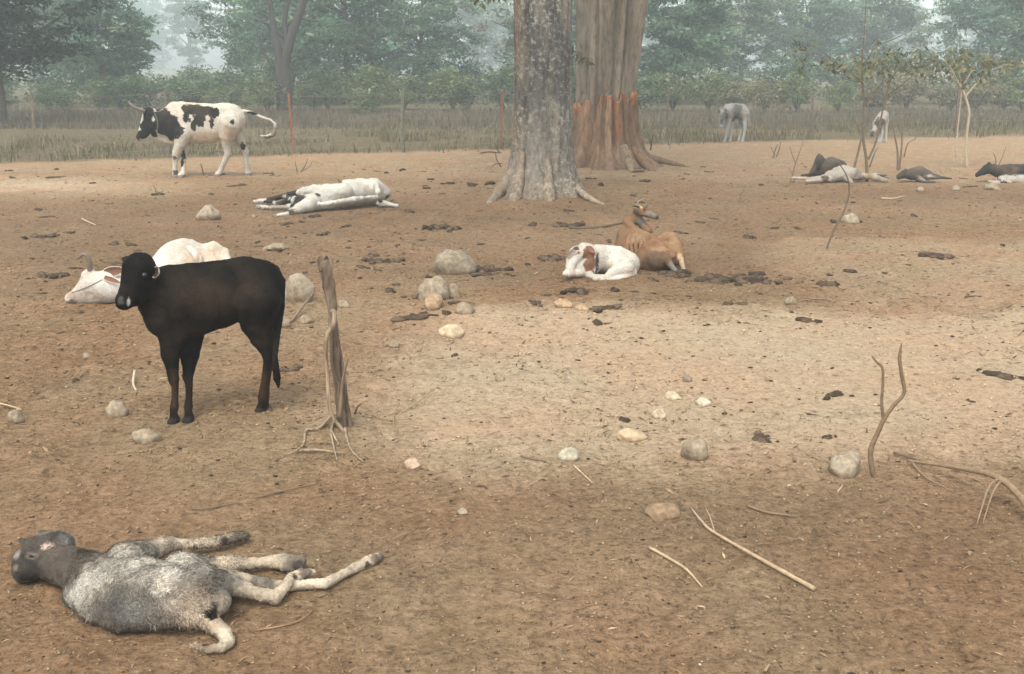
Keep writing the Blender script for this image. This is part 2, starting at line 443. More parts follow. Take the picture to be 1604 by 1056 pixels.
def front_tree():
    Y0 = at_z(845, 310, 0)[1] + 0.25
    x0 = at_depth(846, 300, Y0)[0]
    org = np.array([x0, Y0, 0.0])
    root = tag(empty('large_tree', org), 'thick mottled grey trunk with pale lichen, standing in front of the second big trunk', 'tree', None)
    k = px(Y0, 1.0)
    def axis(z): return (x0 + 0.012 * z + 0.02 * math.sin(z * 1.3), Y0 + 0.02 * z)
    def rf(T, Z):
        r = 0.43 + 0.085 * np.exp(-Z / 0.75) + 0.20 * np.exp(-np.maximum(Z, 0) / 0.28)
        lob = 0.45 * np.cos(3 * T + 0.6) + 0.5 * np.cos(5 * T + 2.2) + 0.35 * np.cos(8 * T + 0.3)
        r = r * (1 + (0.035 + 0.14 * np.exp(-np.maximum(Z, 0) / 0.45)) * lob)
        # the join of a second stem down the left front
        d = np.angle(np.exp(1j * (T - math.radians(232)))); r -= 0.075 * np.exp(-(d / 0.10) ** 2)
        d = np.angle(np.exp(1j * (T - math.radians(285)))); r -= 0.05 * np.exp(-(d / 0.12) ** 2) * np.exp(-Z / 1.4)
        d = np.angle(np.exp(1j * (T - math.radians(310)))); r -= 0.045 * np.exp(-(d / 0.08) ** 2) * np.exp(-Z / 0.9)
        P = np.stack([np.cos(T).ravel() * 3, np.sin(T).ravel() * 3, Z.ravel() * 1.1], 1)
        r = r + 0.025 * fbm(P, 3, 61).reshape(r.shape) + 0.018 * fbm(P * np.array([3.4, 3.4, 2.2]), 3, 62).reshape(r.shape)
        P2 = np.stack([np.cos(T).ravel() * 16, np.sin(T).ravel() * 16, Z.ravel() * 5.0], 1)
        r = r + 0.009 * np.abs(fbm(P2, 2, 63)).reshape(r.shape)
        r = r * np.clip(1.0 - np.maximum(Z - 3.5, 0) * 0.05, 0.4, 1)
        return r
    def cf(T, Z, V):
        n = fbm(V * np.array([2.0, 2.0, 1.2]), 3, 70); n2 = fbm(V * np.array([5, 5, 2.0]), 3, 71)
        base = np.array([[0.155, 0.138, 0.112]])
        c = np.repeat(base, len(T), 0) * (1 + 0.35 * n)[:, None]
        brown = sstep(0.15, 0.6, -np.cos(T) - 0.35 + 0.2 * n2)[:, None] * sstep(0.3, 1.0, Z)[:, None]
        c = c * (1 - brown) + brown * np.array([[0.15, 0.112, 0.078]])
        dark = (sstep(-0.1, 0.4, n2 + 0.28 * np.cos(T - 4.9)) * sstep(0.6, 1.8, Z))[:, None] * 0.8
        c = c * (1 - dark) + dark * np.array([[0.055, 0.055, 0.055]])
        low = sstep(0.5, 0.0, Z)[:, None] * 0.5
        c = c * (1 - low) + low * np.array([[0.22, 0.165, 0.11]])
        return np.clip(c, 0.02, 1)
    zs = np.concatenate([np.linspace(-0.25, 3.4, 200), np.linspace(3.5, 7.5, 30)])
    link('trunk', trunk_mesh('trunk', axis, rf, 220, zs, M['bark_lichen'], cf, org), root)
    # buttress roots running out over the soil
    def rootline(pts, rr, colr=(0.20, 0.155, 0.11)):
        mb = MB(); P = spline(pts, 8); r = np.interp(np.linspace(0, 1, len(P)), np.linspace(0, 1, len(rr)), rr)
        mb.tube(P, r, 10, 0.25, colr, 3); mb.build('surface_root', M['bark_lichen'], root, org)
    g = lambda u, v, dz=0.0: gp(u, v) + np.array([0, 0, dz])
    rootline([(x0 - 0.30, Y0 - 0.15, 0.55), (x0 - 0.52, Y0 - 0.18, 0.22), g(778, 312, 0.03), g(764, 318, -0.03)], [0.12, 0.13, 0.09, 0.04])
    rootline([(x0 + 0.36, Y0 - 0.2, 0.42), (x0 + 0.56, Y0 - 0.28, 0.16), g(925, 316, 0.03), g(952, 322, -0.02)], [0.06, 0.06, 0.045, 0.015], (0.26, 0.20, 0.14))
    rootline([(x0 - 0.02, Y0 - 0.44, 0.42), (x0 - 0.14, Y0 - 0.50, 0.25), (x0 - 0.20, Y0 - 0.56, 0.05), (x0 - 0.22, Y0 - 0.60, -0.05)], [0.035, 0.04, 0.045, 0.04], (0.25, 0.215, 0.17))
    rootline([(x0 - 0.25, Y0 - 0.40, 0.38), (x0 - 0.17, Y0 - 0.47, 0.30), (x0 - 0.13, Y0 - 0.52, 0.24)], [0.03, 0.03, 0.03], (0.25, 0.215, 0.17))
    rootline([(x0 + 0.08, Y0 - 0.36, 0.75), (x0 + 0.10, Y0 - 0.50, 0.3), (x0 + 0.12, Y0 - 0.66, 0.06), (x0 + 0.13, Y0 - 0.78, -0.06)], [0.05, 0.09, 0.11, 0.08])
    rootline([(x0 - 0.28, Y0 - 0.28, 0.7), (x0 - 0.34, Y0 - 0.45, 0.3), (x0 - 0.40, Y0 - 0.62, 0.06), (x0 - 0.44, Y0 - 0.74, -0.06)], [0.05, 0.09, 0.11, 0.08])
    # limbs and the crown overhead
    g2 = np.random.default_rng(3); cs = []; 
    mb = MB()
    for a in range(9):
        th = a * 0.7 + 0.3; L = 2.6 + 1.6 * g2.random()
        e = np.array([x0 + L * math.cos(th), Y0 + L * math.sin(th), 7.2 + 2.4 * g2.random()])
        s0 = np.array([x0, Y0, 5.2 + 0.25 * a]); m = (s0 + e) / 2 + np.array([0, 0, 0.5])
        P = spline([s0, m, e], 6); mb.tube(P, np.linspace(0.16, 0.03, len(P)), 7, 0.2, (0.16, 0.14, 0.11))
        for q in range(6):
            t = 0.45 + 0.55 * q / 5; cs.append(s0 + (e - s0) * t + g2.normal(size=3) * np.array([0.7, 0.7, 0.45]))
    mb.build('limbs', M['bark_lichen'], root, org)
    tin = [np.array([0.06, 0.09, 0.035]) * (0.7 + 0.6 * g2.random()) for _ in cs]
    me = leaf_mesh('crown', cs, [0.95] * len(cs), 90, 0.2, tin, 5, org)
    link('crown', me, root)
    # hanging spray of leaves left of the trunk and small sprouts on it
    mb = MB(); tw = spline([(x0 - 0.35, Y0 - 0.1, 3.9), at_depth(790, -40, Y0 - 0.5), at_depth(772, -8, Y0 - 0.6), at_depth(752, 4, Y0 - 0.65)], 6)
    mb.tube(tw, np.linspace(0.02, 0.004, len(tw)), 6, 0.0, (0.12, 0.10, 0.07)); tg = mb.build('branchlet', M['twig'], root, org)
    cc = [at_depth(u, v, Y0 - 0.6) for (u, v) in ((792, -8), (780, -14), (770, -6), (798, -24), (752, 0))]
    link('leaf_spray', leaf_mesh('leaf_spray', cc, [0.11] * 5, 12, 0.13, [np.array([0.12, 0.13, 0.05])] * 5, 8, org, 0.8, 0.9), root)
    return root
front_tree()

def back_tree():
    Y0 = at_z(955, 266, 0)[1] + 0.55
    x0 = at_depth(948, 200, Y0)[0]
    org = np.array([x0, Y0, 0.0])
    root = tag(empty('large_tree', org), 'huge pale grey fluted trunk with hacked orange bark above its flared base', 'tree')
    def axis(z): return (x0 + 0.045 * z - 0.09, Y0 + 0.01 * z)
    cut_z = lambda T: 1.28 + 0.13 * np.cos(1.0 * T + 0.6) + 0.10 * fbm(np.stack([np.cos(T) * 5, np.sin(T) * 5, T * 0], 1), 3, 81)
    def flute(T, Z, amp):
        lob = 0.6 * np.cos(4 * T + 0.5 + 0.1 * Z) + 0.55 * np.cos(7 * T + 1.9 - 0.12 * Z) + 0.4 * np.cos(11 * T + 0.2)
        return 1 + amp * lob
    def rf(T, Z):
        r = (0.47 + 0.055 * np.minimum(Z, 4)) * flute(T, Z, 0.09)
        for deg, dep, w in ((282, 0.13, 0.10), (300, 0.09, 0.06), (258, 0.10, 0.09), (322, 0.06, 0.09), (245, 0.08, 0.05)):
            d = np.angle(np.exp(1j * (T - math.radians(deg) - 0.05 * np.sin(Z * 1.2)))); r = r - dep * np.exp(-(d / w) ** 2)
        P = np.stack([np.cos(T).ravel() * 4, np.sin(T).ravel() * 4, Z.ravel() * 0.7], 1)
        r = r + 0.03 * fbm(P, 3, 82).reshape(r.shape)
        P2 = np.stack([np.cos(T).ravel() * 20, np.sin(T).ravel() * 20, Z.ravel() * 1.2], 1)
        return (r + 0.014 * fbm(P2, 3, 83).reshape(r.shape)) * np.clip(1.0 - np.maximum(Z - 4, 0) * 0.05, 0.4, 1)
    def cf(T, Z, V):
        n = fbm(V * np.array([4, 4, 0.6]), 3, 84); n2 = fbm(V * np.array([2, 2, 1.2]), 2, 85)
        c = np.array([[0.215, 0.18, 0.135]]) * (1 + 0.6 * n)[:, None]
        gr = sstep(0.2, 0.6, n2)[:, None] * 0.5
        c = c * (1 - gr) + gr * np.array([[0.13, 0.125, 0.105]])
        return np.clip(c, 0.02, 1)
    zs = np.concatenate([np.linspace(0.2, 4.4, 180), np.linspace(4.6, 9, 26)])
    link('trunk', trunk_mesh('trunk', axis, rf, 220, zs, M['bark_pale'], cf, org), root)
    # flared base whose bark was hacked off at an uneven line
    nth = 300; th = np.linspace(0, 2 * math.pi, nth, endpoint=False); top = cut_z(th)
    _lob = 0.55 * np.cos(5 * th + 1.0) + 0.5 * np.cos(9 * th + 2.6) + 0.45 * np.cos(14 * th + 0.4)
    top = top + 0.13 * _lob + 0.05 * fbm(np.stack([np.cos(th) * 18, np.sin(th) * 18, th * 0], 1), 3, 86)
    rows = 90; V = []; C = []
    base_lob = 0.55 * np.cos(5 * th + 1.0) + 0.5 * np.cos(9 * th + 2.6) + 0.45 * np.cos(14 * th + 0.4)
    for j in range(rows):
        s = j / (rows - 1); z = -0.15 + s * (top + 0.15)
        zz = np.maximum(z, 0)
        r = 0.575 + 0.36 * np.exp(-zz / 0.50) + 0.22 * np.exp(-zz / 0.14)
        r = r * (1 + (0.11 + 0.10 * np.exp(-zz / 0.5)) * base_lob)
        for deg, dep, w in ((282, 0.16, 0.08), (304, 0.13, 0.06), (262, 0.13, 0.07), (322, 0.12, 0.06), (338, 0.1, 0.06)):
            d = np.angle(np.exp(1j * (th - math.radians(deg)))); r = r - dep * np.exp(-(d / w) ** 2) * (1 - 0.3 * np.exp(-zz / 0.3))
        pp = np.stack([np.cos(th) * 14, np.sin(th) * 14, z * 2.0], 1); r = r + 0.022 * fbm(pp, 3, 87)
        V.append(np.stack([x0 - 0.01 + r * np.cos(th), Y0 + r * np.sin(th), z], 1))
        n = fbm(V[-1] * np.array([5, 5, 0.9]), 3, 88)
        col = np.array([[0.195, 0.128, 0.082]]) * (1 + 0.75 * n)[:, None]
        rr = (0.9 * sstep(0.22, 0.02, top - z + 0.12 * n) * 0.95 * sstep(-0.35, 0.25, base_lob) + 0.5 * sstep(0.1, 0.5, fbm(V[-1] * np.array([6, 6, 0.8]), 2, 89)) * sstep(0.0, 0.6, z))[:, None]
        col = col * (1 - rr) + rr * np.array([[0.30, 0.130, 0.062]])
        C.append(col)
    # the cut edge: a raw rim and a short inner face
    for dr, dz, cc in ((-0.03, 0.02, (0.46, 0.21, 0.09)), (-0.075, 0.0, (0.34, 0.145, 0.065)), (-0.12, -0.16, (0.10, 0.06, 0.04))):
        d = V[rows - 1].copy(); rad = np.hypot(d[:, 0] - x0 + 0.01, d[:, 1] - Y0)
        f = ((rad + dr) / rad)[:, None]
        e = np.stack([x0 - 0.01 + (d[:, 0] - x0 + 0.01) * f[:, 0], Y0 + (d[:, 1] - Y0) * f[:, 0], d[:, 2] + dz], 1)
        V.append(e); C.append(np.tile(np.array(cc), (nth, 1)) * (1 + 0.3 * fbm(e * 9, 2, 90))[:, None])
    rows = len(V); Vv = np.concatenate(V); i = np.arange(rows - 1)[:, None] * nth; k = np.arange(nth)[None]; k2 = (k + 1) % nth
    F = np.stack([i + k, i + k2, i + nth + k2, i + nth + k], -1).reshape(-1, 4)
    ob = link('bark_skirt', mesh_from('bark_skirt', Vv - org, F, True, np.clip(np.concatenate(C), 0.02, 1), [M['bark_pale']]), root)
    tag(ob, 'flared lower bark with a jagged freshly cut orange edge')
    def rootline(pts, rr, colr):
        mb = MB(); P = spline(pts, 8); r = np.interp(np.linspace(0, 1, len(P)), np.linspace(0, 1, len(rr)), rr)
        mb.tube(P, r, 10, 0.25, colr, 4); mb.build('surface_root', M['bark_pale'], root, org)
    rootline([(x0 + 0.55, Y0 - 0.1, 0.5), (x0 + 0.85, Y0 - 0.15, 0.2), gp(1035, 256) + [0, 0, 0.05], gp(1082, 262) + [0, 0, -0.02]], [0.12, 0.12, 0.08, 0.03], (0.2, 0.14, 0.09))
    rootline([(x0 + 0.5, Y0 - 0.35, 0.4), (x0 + 0.72, Y0 - 0.5, 0.15), gp(1018, 266) + [0, 0, 0.02], gp(1030, 270) + [0, 0, -0.04]], [0.10, 0.10, 0.08, 0.03], (0.22, 0.14, 0.085))
    rootline([(x0 + 0.3, Y0 - 0.55, 0.45), (x0 + 0.42, Y0 - 0.75, 0.15), gp(990, 270) + [0, 0, -0.02]], [0.10, 0.09, 0.04], (0.25, 0.19, 0.125))
    g2 = np.random.default_rng(13); cs = []; mb = MB()
    for a in range(8):
        t_ = a * 0.8; L = 3 + 1.5 * g2.random()
        e = np.array([x0 + L * math.cos(t_), Y0 + L * math.sin(t_), 8.6 + 2.2 * g2.random()]); s0 = np.array([x0 + 0.1, Y0, 6.5 + 0.28 * a])
        P = spline([s0, (s0 + e) / 2 + [0, 0, 0.5], e], 6); mb.tube(P, np.linspace(0.2, 0.04, len(P)), 7, 0.2, (0.2, 0.17, 0.13))
        for q in range(6): cs.append(s0 + (e - s0) * (0.45 + 0.11 * q) + g2.normal(size=3) * np.array([0.8, 0.8, 0.5]))
    mb.build('limbs', M['bark_pale'], root, org)
    link('crown', leaf_mesh('crown', cs, [1.0] * len(cs), 80, 0.22, [np.array([0.06, 0.085, 0.035]) * (0.7 + 0.6 * g2.random()) for _ in cs], 6, org), root)
    # a few sprouts in the fork of the two trunks
    cc = [at_depth(u, v, Y0 - 0.75) for (u, v) in ((905, 85), (918, 92), (892, 105), (898, 70))]
    link('leaf_spray', leaf_mesh('leaf_spray', cc, [0.13] * 4, 14, 0.14, [np.array([0.10, 0.105, 0.05])] * 4, 9, org, 0.8, 0.9), root)
back_tree()

# ------------------------------------------------------------------ background trees and bushes
MARKS = [(4, 'dark tree at the left edge'), (163, 'rounded tree'), (447, 'forked trunk'), (631, 'concrete fence post'), (846, 'mottled big trunk'), (1062, 'bright round tree'), (1268, 'leaning iron post'), (1357, 'leafy sapling'), (1515, 'pale-stemmed sapling')]
ORD = ['first', 'second', 'third', 'fourth', 'fifth', 'sixth', 'seventh', 'eighth', 'ninth', 'tenth']
_count = {}
def whereabouts(u, row):          # counts along a row to the right of the nearest landmark on the left
    m = [t for x, t in MARKS if x <= u]
    t = m[-1] if m else 'left edge'
    k = (row, t); _count[k] = _count.get(k, 0) + 1
    return ORD[_count[k] - 1] + ' right of the ' + t
def make_tree_meshes(seed, h, cr, low, tint, size=0.22, per=55, nclump=95, lean=0.0, tr=0.16, fork=0.35):
    g = np.random.default_rng(seed)
    mb = MB(); ttop = h * 0.6
    P = spline([(0, 0, -0.1), (0.05 * h * lean + 0.04, 0.03, h * 0.2), (0.1 * h * lean - 0.05, -0.05, h * 0.4), (0.12 * h * lean, 0.05, ttop)], 6)
    rr = np.linspace(tr, tr * 0.45, len(P)); rr[0] *= 1.35; rr[1] *= 1.12
    mb.tube(P, rr, 9, 0.25, (0.10, 0.085, 0.065), seed)
    cs = []; rad = []; tn = []
    nl = 9
    for a in range(nl):
        th = a * 2.4 + seed; z0 = h * fork * (0.75 + 0.09 * a); L = cr * (0.65 + 0.4 * g.random())
        s0 = np.array([0.1 * h * lean, 0, z0]); e = s0 + np.array([L * math.cos(th), L * math.sin(th), h * (0.10 + 0.2 * g.random())])
        Q = spline([s0, (s0 + e) / 2 + np.array([0, 0, -0.05 * L]), e], 5); mb.tube(Q, np.linspace(tr * 0.42, tr * 0.09, len(Q)), 6, 0.2, (0.10, 0.085, 0.065), seed + a)
    for i in range(nclump):
        d = g.normal(size=3); d /= np.linalg.norm(d)
        rho = 0.25 + 0.8 * g.random() ** 0.7
        zc = (low + h) / 2; hz = (h - low) / 2
        wob = 1 + 0.28 * math.sin(3 * math.atan2(d[1], d[0]) + seed) * (1 - abs(d[2]))
        c = np.array([d[0] * cr * rho * wob + 0.1 * h * lean, d[1] * cr * rho * wob, zc + d[2] * hz * rho])
        c[2] = max(c[2], low * 0.8)
        cs.append(c); rad.append(cr * (0.16 + 0.14 * g.random()))
        tn.append(np.asarray(tint) * (0.55 + 0.95 * g.random()) * np.array([1 + 0.25 * g.normal() * 0.5, 1, 1]))
    V, F, C = leaf_cloud(cs, rad, per, size * 1.15, tn, seed + 1, 0.34, 0.12)
    return mb.data('trunk', [M['twig']]), mesh_from('crown', V, F, False, np.clip(C, 0.005, 1), [M['leaf']])
G1 = (0.112, 0.180, 0.108); G2 = (0.120, 0.190, 0.106); G3 = (0.030, 0.050, 0.026); G4 = (0.145, 0.185, 0.110)
TREE = {
    'round': make_tree_meshes(101, 8.0, 3.0, 1.2, G1, 0.27, 70, 170),
    'dark': make_tree_meshes(102, 8.5, 3.3, 1.5, G3, 0.24, 80, 170, 0.0, 0.13),
    'tall': make_tree_meshes(103, 15.0, 2.9, 1.5, G1, 0.36, 60, 170, 0.0, 0.22, 0.3),
    'wide': make_tree_meshes(104, 11.0, 4.4, 0.5, G2, 0.30, 75, 210, 0.0, 0.25),
    'loose': make_tree_meshes(105, 10.0, 3.6, 0.9, G1, 0.28, 65, 160, 0.3, 0.2),
    'olive': make_tree_meshes(106, 10.0, 4.2, 0.6, G4, 0.29, 75, 190, 0.0, 0.22),
}
def tree(kind, u, D, s, label, group=None, rz=0.0, name='background_tree', sz=None):
    x = (u - 802) / FPX * (D * CP + 1.5 * SP); z = float(H(x, D)[0])
    r = empty(name, (x, D, z)); r.rotation_euler[2] = rz; r.scale = (s, s, sz or s)
    link('trunk', TREE[kind][0], r); link('crown', TREE[kind][1], r)
    return tag(r, label, 'tree', group)
tree('dark', 4, 39, 0.95, 'dark leafy tree at the far left edge, branches drooping over the fence', None, 0.4)
tree('round', 163, 56, 0.92, 'rounded green tree with short trunk behind the walking bull', None, 1.1)
tree('tall', 300, 200, 1.6, 'tall slim bluish tree fading into haze behind the walking bull', None, 0.3)
tree('loose', 395, 76, 0.9, 'loose leafy tree just left of the dark forked trunk', None, 2.1)
tree('wide', 545, 60, 0.85, 'dense dark green tree right of the forked trunk', None, 0.9)
tree('wide', 660, 68, 0.8, 'broad green tree standing left of the two big trunks', None, 2.6)
tree('olive', 748, 150, 1.3, 'pale hazy tree directly left of the big mottled trunk', None, 0.2)
tree('tall', 690, 210, 1.5, 'tall far tree above the gap left of the big trunk', None, 1.9)
tree('round', 1062, 60, 1.02, 'rounded bright green tree right of the pale fluted trunk', None, 2.3)
tree('olive', 1160, 78, 0.85, 'olive green tree behind the grey calf by the fence', None, 1.2)
tree('wide', 1262, 88, 0.95, 'wide hazy green tree in the middle right distance', None, 0.5)
tree('olive', 1365, 92, 0.95, 'hazy tree rising behind the leafy sapling', None, 2.9)
tree('loose', 1545, 74, 1.05, 'dark green tree right of the pale gap in the sky', None, 0.7)
tree('olive', 860, 66, 0.8, 'leafy tree hidden behind the two big trunks', None, 2.0)
tree('wide', 455, 66, 0.75, 'dense leafy tree behind the dark forked trunk', None, 0.1)
tree('olive', 95, 72, 0.75, 'pale green tree between the dark edge tree and the rounded tree', None, 1.0)
tree('round', 1640, 58, 1.05, 'leafy tree at the right edge behind the fence', None, 1.5)
for i, (u, D, kd, s) in enumerate(sorted(((60, 120, 'tall', 0.9), (120, 96, 'loose', 0.9), (235, 140, 'wide', 1.1), (465, 120, 'olive', 1.1), (585, 130, 'wide', 1.1), (820, 120, 'wide', 1.1), (930, 110, 'olive', 1.0),
                                  (1030, 118, 'wide', 1.05), (1120, 130, 'tall', 1.0), (1200, 118, 'tall', 1.0), (1310, 135, 'wide', 1.2), (1410, 120, 'wide', 0.75), (1530, 128, 'olive', 1.1), (1600, 118, 'wide', 1.1), (-30, 100, 'olive', 1.0), (410, 138, 'tall', 0.8), (1660, 100, 'wide', 1.0)))):
    tree(kd, u, D * 2.05, s * 1.9, 'faint far hazy tree, ' + whereabouts(u, 'far'), 'far trees fading into the haze', i * 1.3)

def forked_tree():
    D = 48.0; x = (447 - 802) / FPX * (D * CP + 1.5 * SP); org = np.array([x, D, 0.0])
    r = tag(empty('forked_tree', org), 'dark bare forked trunk among the leaves behind the bull', 'tree')
    k = px(D, 2.0); mb = MB()
    q = lambda u, v, dy=0: at_depth(u, v, D + dy)
    for pts, rr in (([(443, 172), (441, 130), (438, 90), (430, 55), (424, 10), (415, -60)], [10, 9, 7.5, 5, 4, 3]), ([(450, 172), (447, 128), (448, 90), (458, 50), (474, 8), (490, -60)], [9, 9, 8, 7.5, 6.5, 5]), ([(447, 100), (450, 70), (446, 36), (452, -5), (456, -60)], [7, 5, 4, 3, 2.5])):
        P = spline([q(*p) for p in pts], 6); R = np.interp(np.linspace(0, 1, len(P)), np.linspace(0, 1, len(rr)), rr) * k
        mb.tube(P, R, 9, 0.3, (0.055, 0.048, 0.042), 7)
    for pts in ([(448, 60), (420, 38), (398, 30)], [(440, 45), (468, 30), (500, 34)], [(432, 110), (412, 80), (405, 50)]):
        P = spline([q(*p) for p in pts], 5); mb.tube(P, np.linspace(3, 1, len(P)) * k, 6, 0.2, (0.055, 0.048, 0.042))
    mb.build('trunk', M['twig'], r, org)
    g = np.random.default_rng(5); cs = []
    for _ in range(70):
        cs.append(np.array([x + g.normal() * 1.9, D + 0.9 + abs(g.normal()) * 1.2, 4.4 + 2.2 * g.random() + abs(g.normal()) * 0.5]))
    for _ in range(26): cs.append(np.array([x + (-1.6 - 1.0 * g.random() if g.random() < 0.5 else 0.9 + 1.2 * g.random()), D + 0.6 + g.random(), 1.0 + 3.2 * g.random()]))
    link('crown', leaf_mesh('crown', cs, [0.6] * len(cs), 50, 0.2, [np.array(G1) * (0.6 + 0.7 * g.random()) for _ in cs], 15, org), r)
forked_tree()

def make_bush(seed, tint):
    g = np.random.default_rng(seed); cs = []; rad = []; tn = []
    for _ in range(34):
        d = g.normal(size=3); d /= np.linalg.norm(d); rho = 0.4 + 0.6 * g.random()
        cs.append(np.array([d[0] * rho * 1.1, d[1] * rho * 0.9, 0.75 + d[2] * rho * 0.65])); rad.append(0.30 + 0.2 * g.random()); tn.append(np.asarray(tint) * (0.65 + 0.65 * g.random()))
    V, F, C = leaf_cloud(cs, rad, 42, 0.15, tn, seed, 0.6, 0.1)
    mb = MB()
    for a in range(6):
        e = np.array([0.6 * math.cos(a * 1.05), 0.6 * math.sin(a * 1.05), 1.0]); P = spline([(0, 0, -0.05), e * np.array([0.35, 0.35, 0.5]), e], 5); mb.tube(P, np.linspace(0.03, 0.008, len(P)), 5, 0, (0.12, 0.10, 0.07))
    return mb.data('stems', [M['twig']]), mesh_from('foliage', V, F, False, C, [M['leaf']])
BUSH = [make_bush(201, (0.11, 0.16, 0.065)), make_bush(202, (0.15, 0.18, 0.07)), make_bush(203, (0.07, 0.125, 0.055)), make_bush(204, (0.22, 0.20, 0.105))]
gB = np.random.default_rng(77)
def bush(u, D, s, kind, label, group):
    x = (u - 802) / FPX * (D * CP + 1.5 * SP)
    r = empty('bush', (x, D, float(H(x, D)[0]))); r.rotation_euler[2] = gB.random() * 6.3; r.scale = (s * (0.9 + 0.4 * gB.random()), s, s * (0.8 + 0.4 * gB.random()))
    link('stems', BUSH[kind][0], r); link('foliage', BUSH[kind][1], r)
    tag(r, label, 'bush', group)
for u in sorted(-40 + i * 46 + gB.normal() * 14 for i in range(38)):
    D = 48 + 5 * gB.random()
    dryish = u > 1130
    k = (3 if gB.random() < 0.6 else 1) if dryish else (1 if gB.random() < 0.45 else 0)
    w = whereabouts(u, 'front')
    bush(u, D, 0.85 + 0.5 * gB.random(), k, ('dry straw-tinted' if k == 3 else 'light green') + ' front scrub bush, ' + w, 'bushes along the wood')
for u in sorted(-60 + i * 72 + gB.normal() * 18 for i in range(25)):
    D = 60 + 12 * gB.random()
    bush(u, D, 1.4 + 0.9 * gB.random(), 2 if gB.random() < 0.5 else 0, 'taller dark bush behind, ' + whereabouts(u, 'second'), 'bushes under the trees')

# ------------------------------------------------------------------ weeds and dry grass beyond the fence
def grass_field(name, n, xr, yr, h, w, tints, seed, label, patch=0.0, follow=False):
    g = np.random.default_rng(seed)
    y = yr[0] + (yr[1] - yr[0]) * g.random(n); x = (xr[0] + (xr[1] - xr[0]) * g.random(n)) * (y / yr[1])
    if follow:                    # a strip that follows the fence line
        y = fence_y(x) - 0.35 + 0.35 * g.normal(size=n) + (yr[1] - yr[0]) * g.random(n)
    if patch:
        keep = fbm(p3(x, y) * patch, 3, seed) > -0.12 + 0.35 * g.random(n); x, y = x[keep], y[keep]
    n = len(x); z = H(x, y)
    hh = h * (0.35 + 1.1 * g.random(n) ** 1.6) * (1 + 0.6 * np.clip(fbm(p3(x, y) * 0.8, 3, seed + 4) * 2, -0.6, 1)); ww = w * (0.6 + 0.8 * g.random(n)); a = g.random(n) * 6.283
    lean = 0.45 * hh; la = g.random(n) * 6.283
    b = np.stack([x, y, z - 0.01], 1); s = np.stack([np.cos(a), np.sin(a), 0 * a], 1) * (ww / 2)[:, None]
    mid = b + np.stack([lean * 0.3 * np.cos(la), lean * 0.3 * np.sin(la), hh * 0.6], 1); tip = b + np.stack([lean * np.cos(la), lean * np.sin(la), hh], 1)
    V = np.stack([b - s, b + s, mid + s * 0.8, mid - s * 0.8, tip], 1).reshape(-1, 3)
    k = np.arange(n)[:, None] * 5
    F = np.concatenate([k + [[0, 1, 2]], k + [[0, 2, 3]], k + [[3, 2, 4]]])
    t = np.array(tints)[g.integers(0, len(tints), n)] * (0.7 + 0.6 * g.random((n, 1)))
    return tag(link(name, mesh_from(name, V, F, False, np.repeat(t, 5, 0), [M['grass']])), label, 'grass', None, 'stuff')
grass_field('weed_strip', 36000, (-21, 21), (26, 35), 0.19, 0.018, [(0.15, 0.14, 0.07), (0.17, 0.135, 0.08), (0.10, 0.12, 0.05), (0.26, 0.22, 0.13), (0.11, 0.085, 0.055), (0.13, 0.10, 0.07)], 301, 'low yellow-green weeds growing along the fence', 0.9, True)
grass_field('dry_grass', 40000, (-30, 30), (36, 50), 0.26, 0.022, [(0.14, 0.112, 0.08), (0.165, 0.13, 0.092), (0.12, 0.108, 0.07)], 302, 'brownish dry grass in a dull band beyond the fence')

# ------------------------------------------------------------------ wire fence
def fence():
    posts = [(55, 252, 148, 0), (262, 246, 147, 0), (458, 241, 150, 1), (631, 239, 146, 2), (783, 233, 147, 1), (1043, 221, 142, 0), (1268, 217, 150, 0), (1496, 213, 140, 0), (1700, 209, 138, 0), (-150, 258, 150, 0)]
    posts.sort()
    o = gp(783, 233)
    r = tag(empty('wire_fence', o), 'sagging wire fence on thin rusty posts across the whole field', 'fence')
    tops = []
    for i, (u, vb, vt, kd) in enumerate(posts):
        b = gp(u, vb); k = px(b[1], 0.6); hgt = (vb - vt) * k * 1.02
        lean = (random.uniform(-0.05, 0.05), random.uniform(-0.03, 0.03)); t = b + np.array([lean[0], lean[1], hgt])
        mb = MB()
        if kd == 2: mb.tube([b - [0, 0, 0.2], b + [0, 0, 0.6], t], [0.05, 0.045, 0.04], 6, 0.05, (0.13, 0.125, 0.09))
        else:
            col = (0.20, 0.085, 0.055) if kd == 1 else (0.13, 0.10, 0.08)
            d = np.array([0.05, 0.0, 0.0]); e = np.array([0, 0.05, 0])       # angle iron
            for s0 in (d, e):
                q = np.array([b - [0, 0, 0.2], b - [0, 0, 0.2] + s0, t + s0, t]); nrm = np.cross(q[1] - q[0], q[3] - q[0]); nrm = nrm / np.linalg.norm(nrm) * 0.006
                V = np.vstack([q, q + nrm]); mb.add(V, [[0, 1, 2, 3], [7, 6, 5, 4], [0, 4, 5, 1], [1, 5, 6, 2], [2, 6, 7, 3], [3, 7, 4, 0]], col)
        ob = mb.build('post', M['rust'], r, o, False)
        if kd == 2: tag(ob, 'pale concrete post')
        tops.append((b, t))
    for f in (0.12, 0.34, 0.56, 0.78, 0.96):
        pts = []
        for (b0, t0), (b1, t1) in zip(tops[:-1], tops[1:]):
            p0 = b0 + (t0 - b0) * f; p1 = b1 + (t1 - b1) * f
            for s in np.linspace(0, 1, 8, endpoint=False):
                q = p0 + (p1 - p0) * s; q = q - np.array([0, 0.01, 0.10 * 4 * s * (1 - s) * (0.4 + random.random() * 0.2)]); pts.append(q)
        mb = MB(); mb.tube(pts, [0.0035] * len(pts), 4, 0, (0.20, 0.17, 0.15)); mb.build('wire', M['rust'], r, o)
fence()

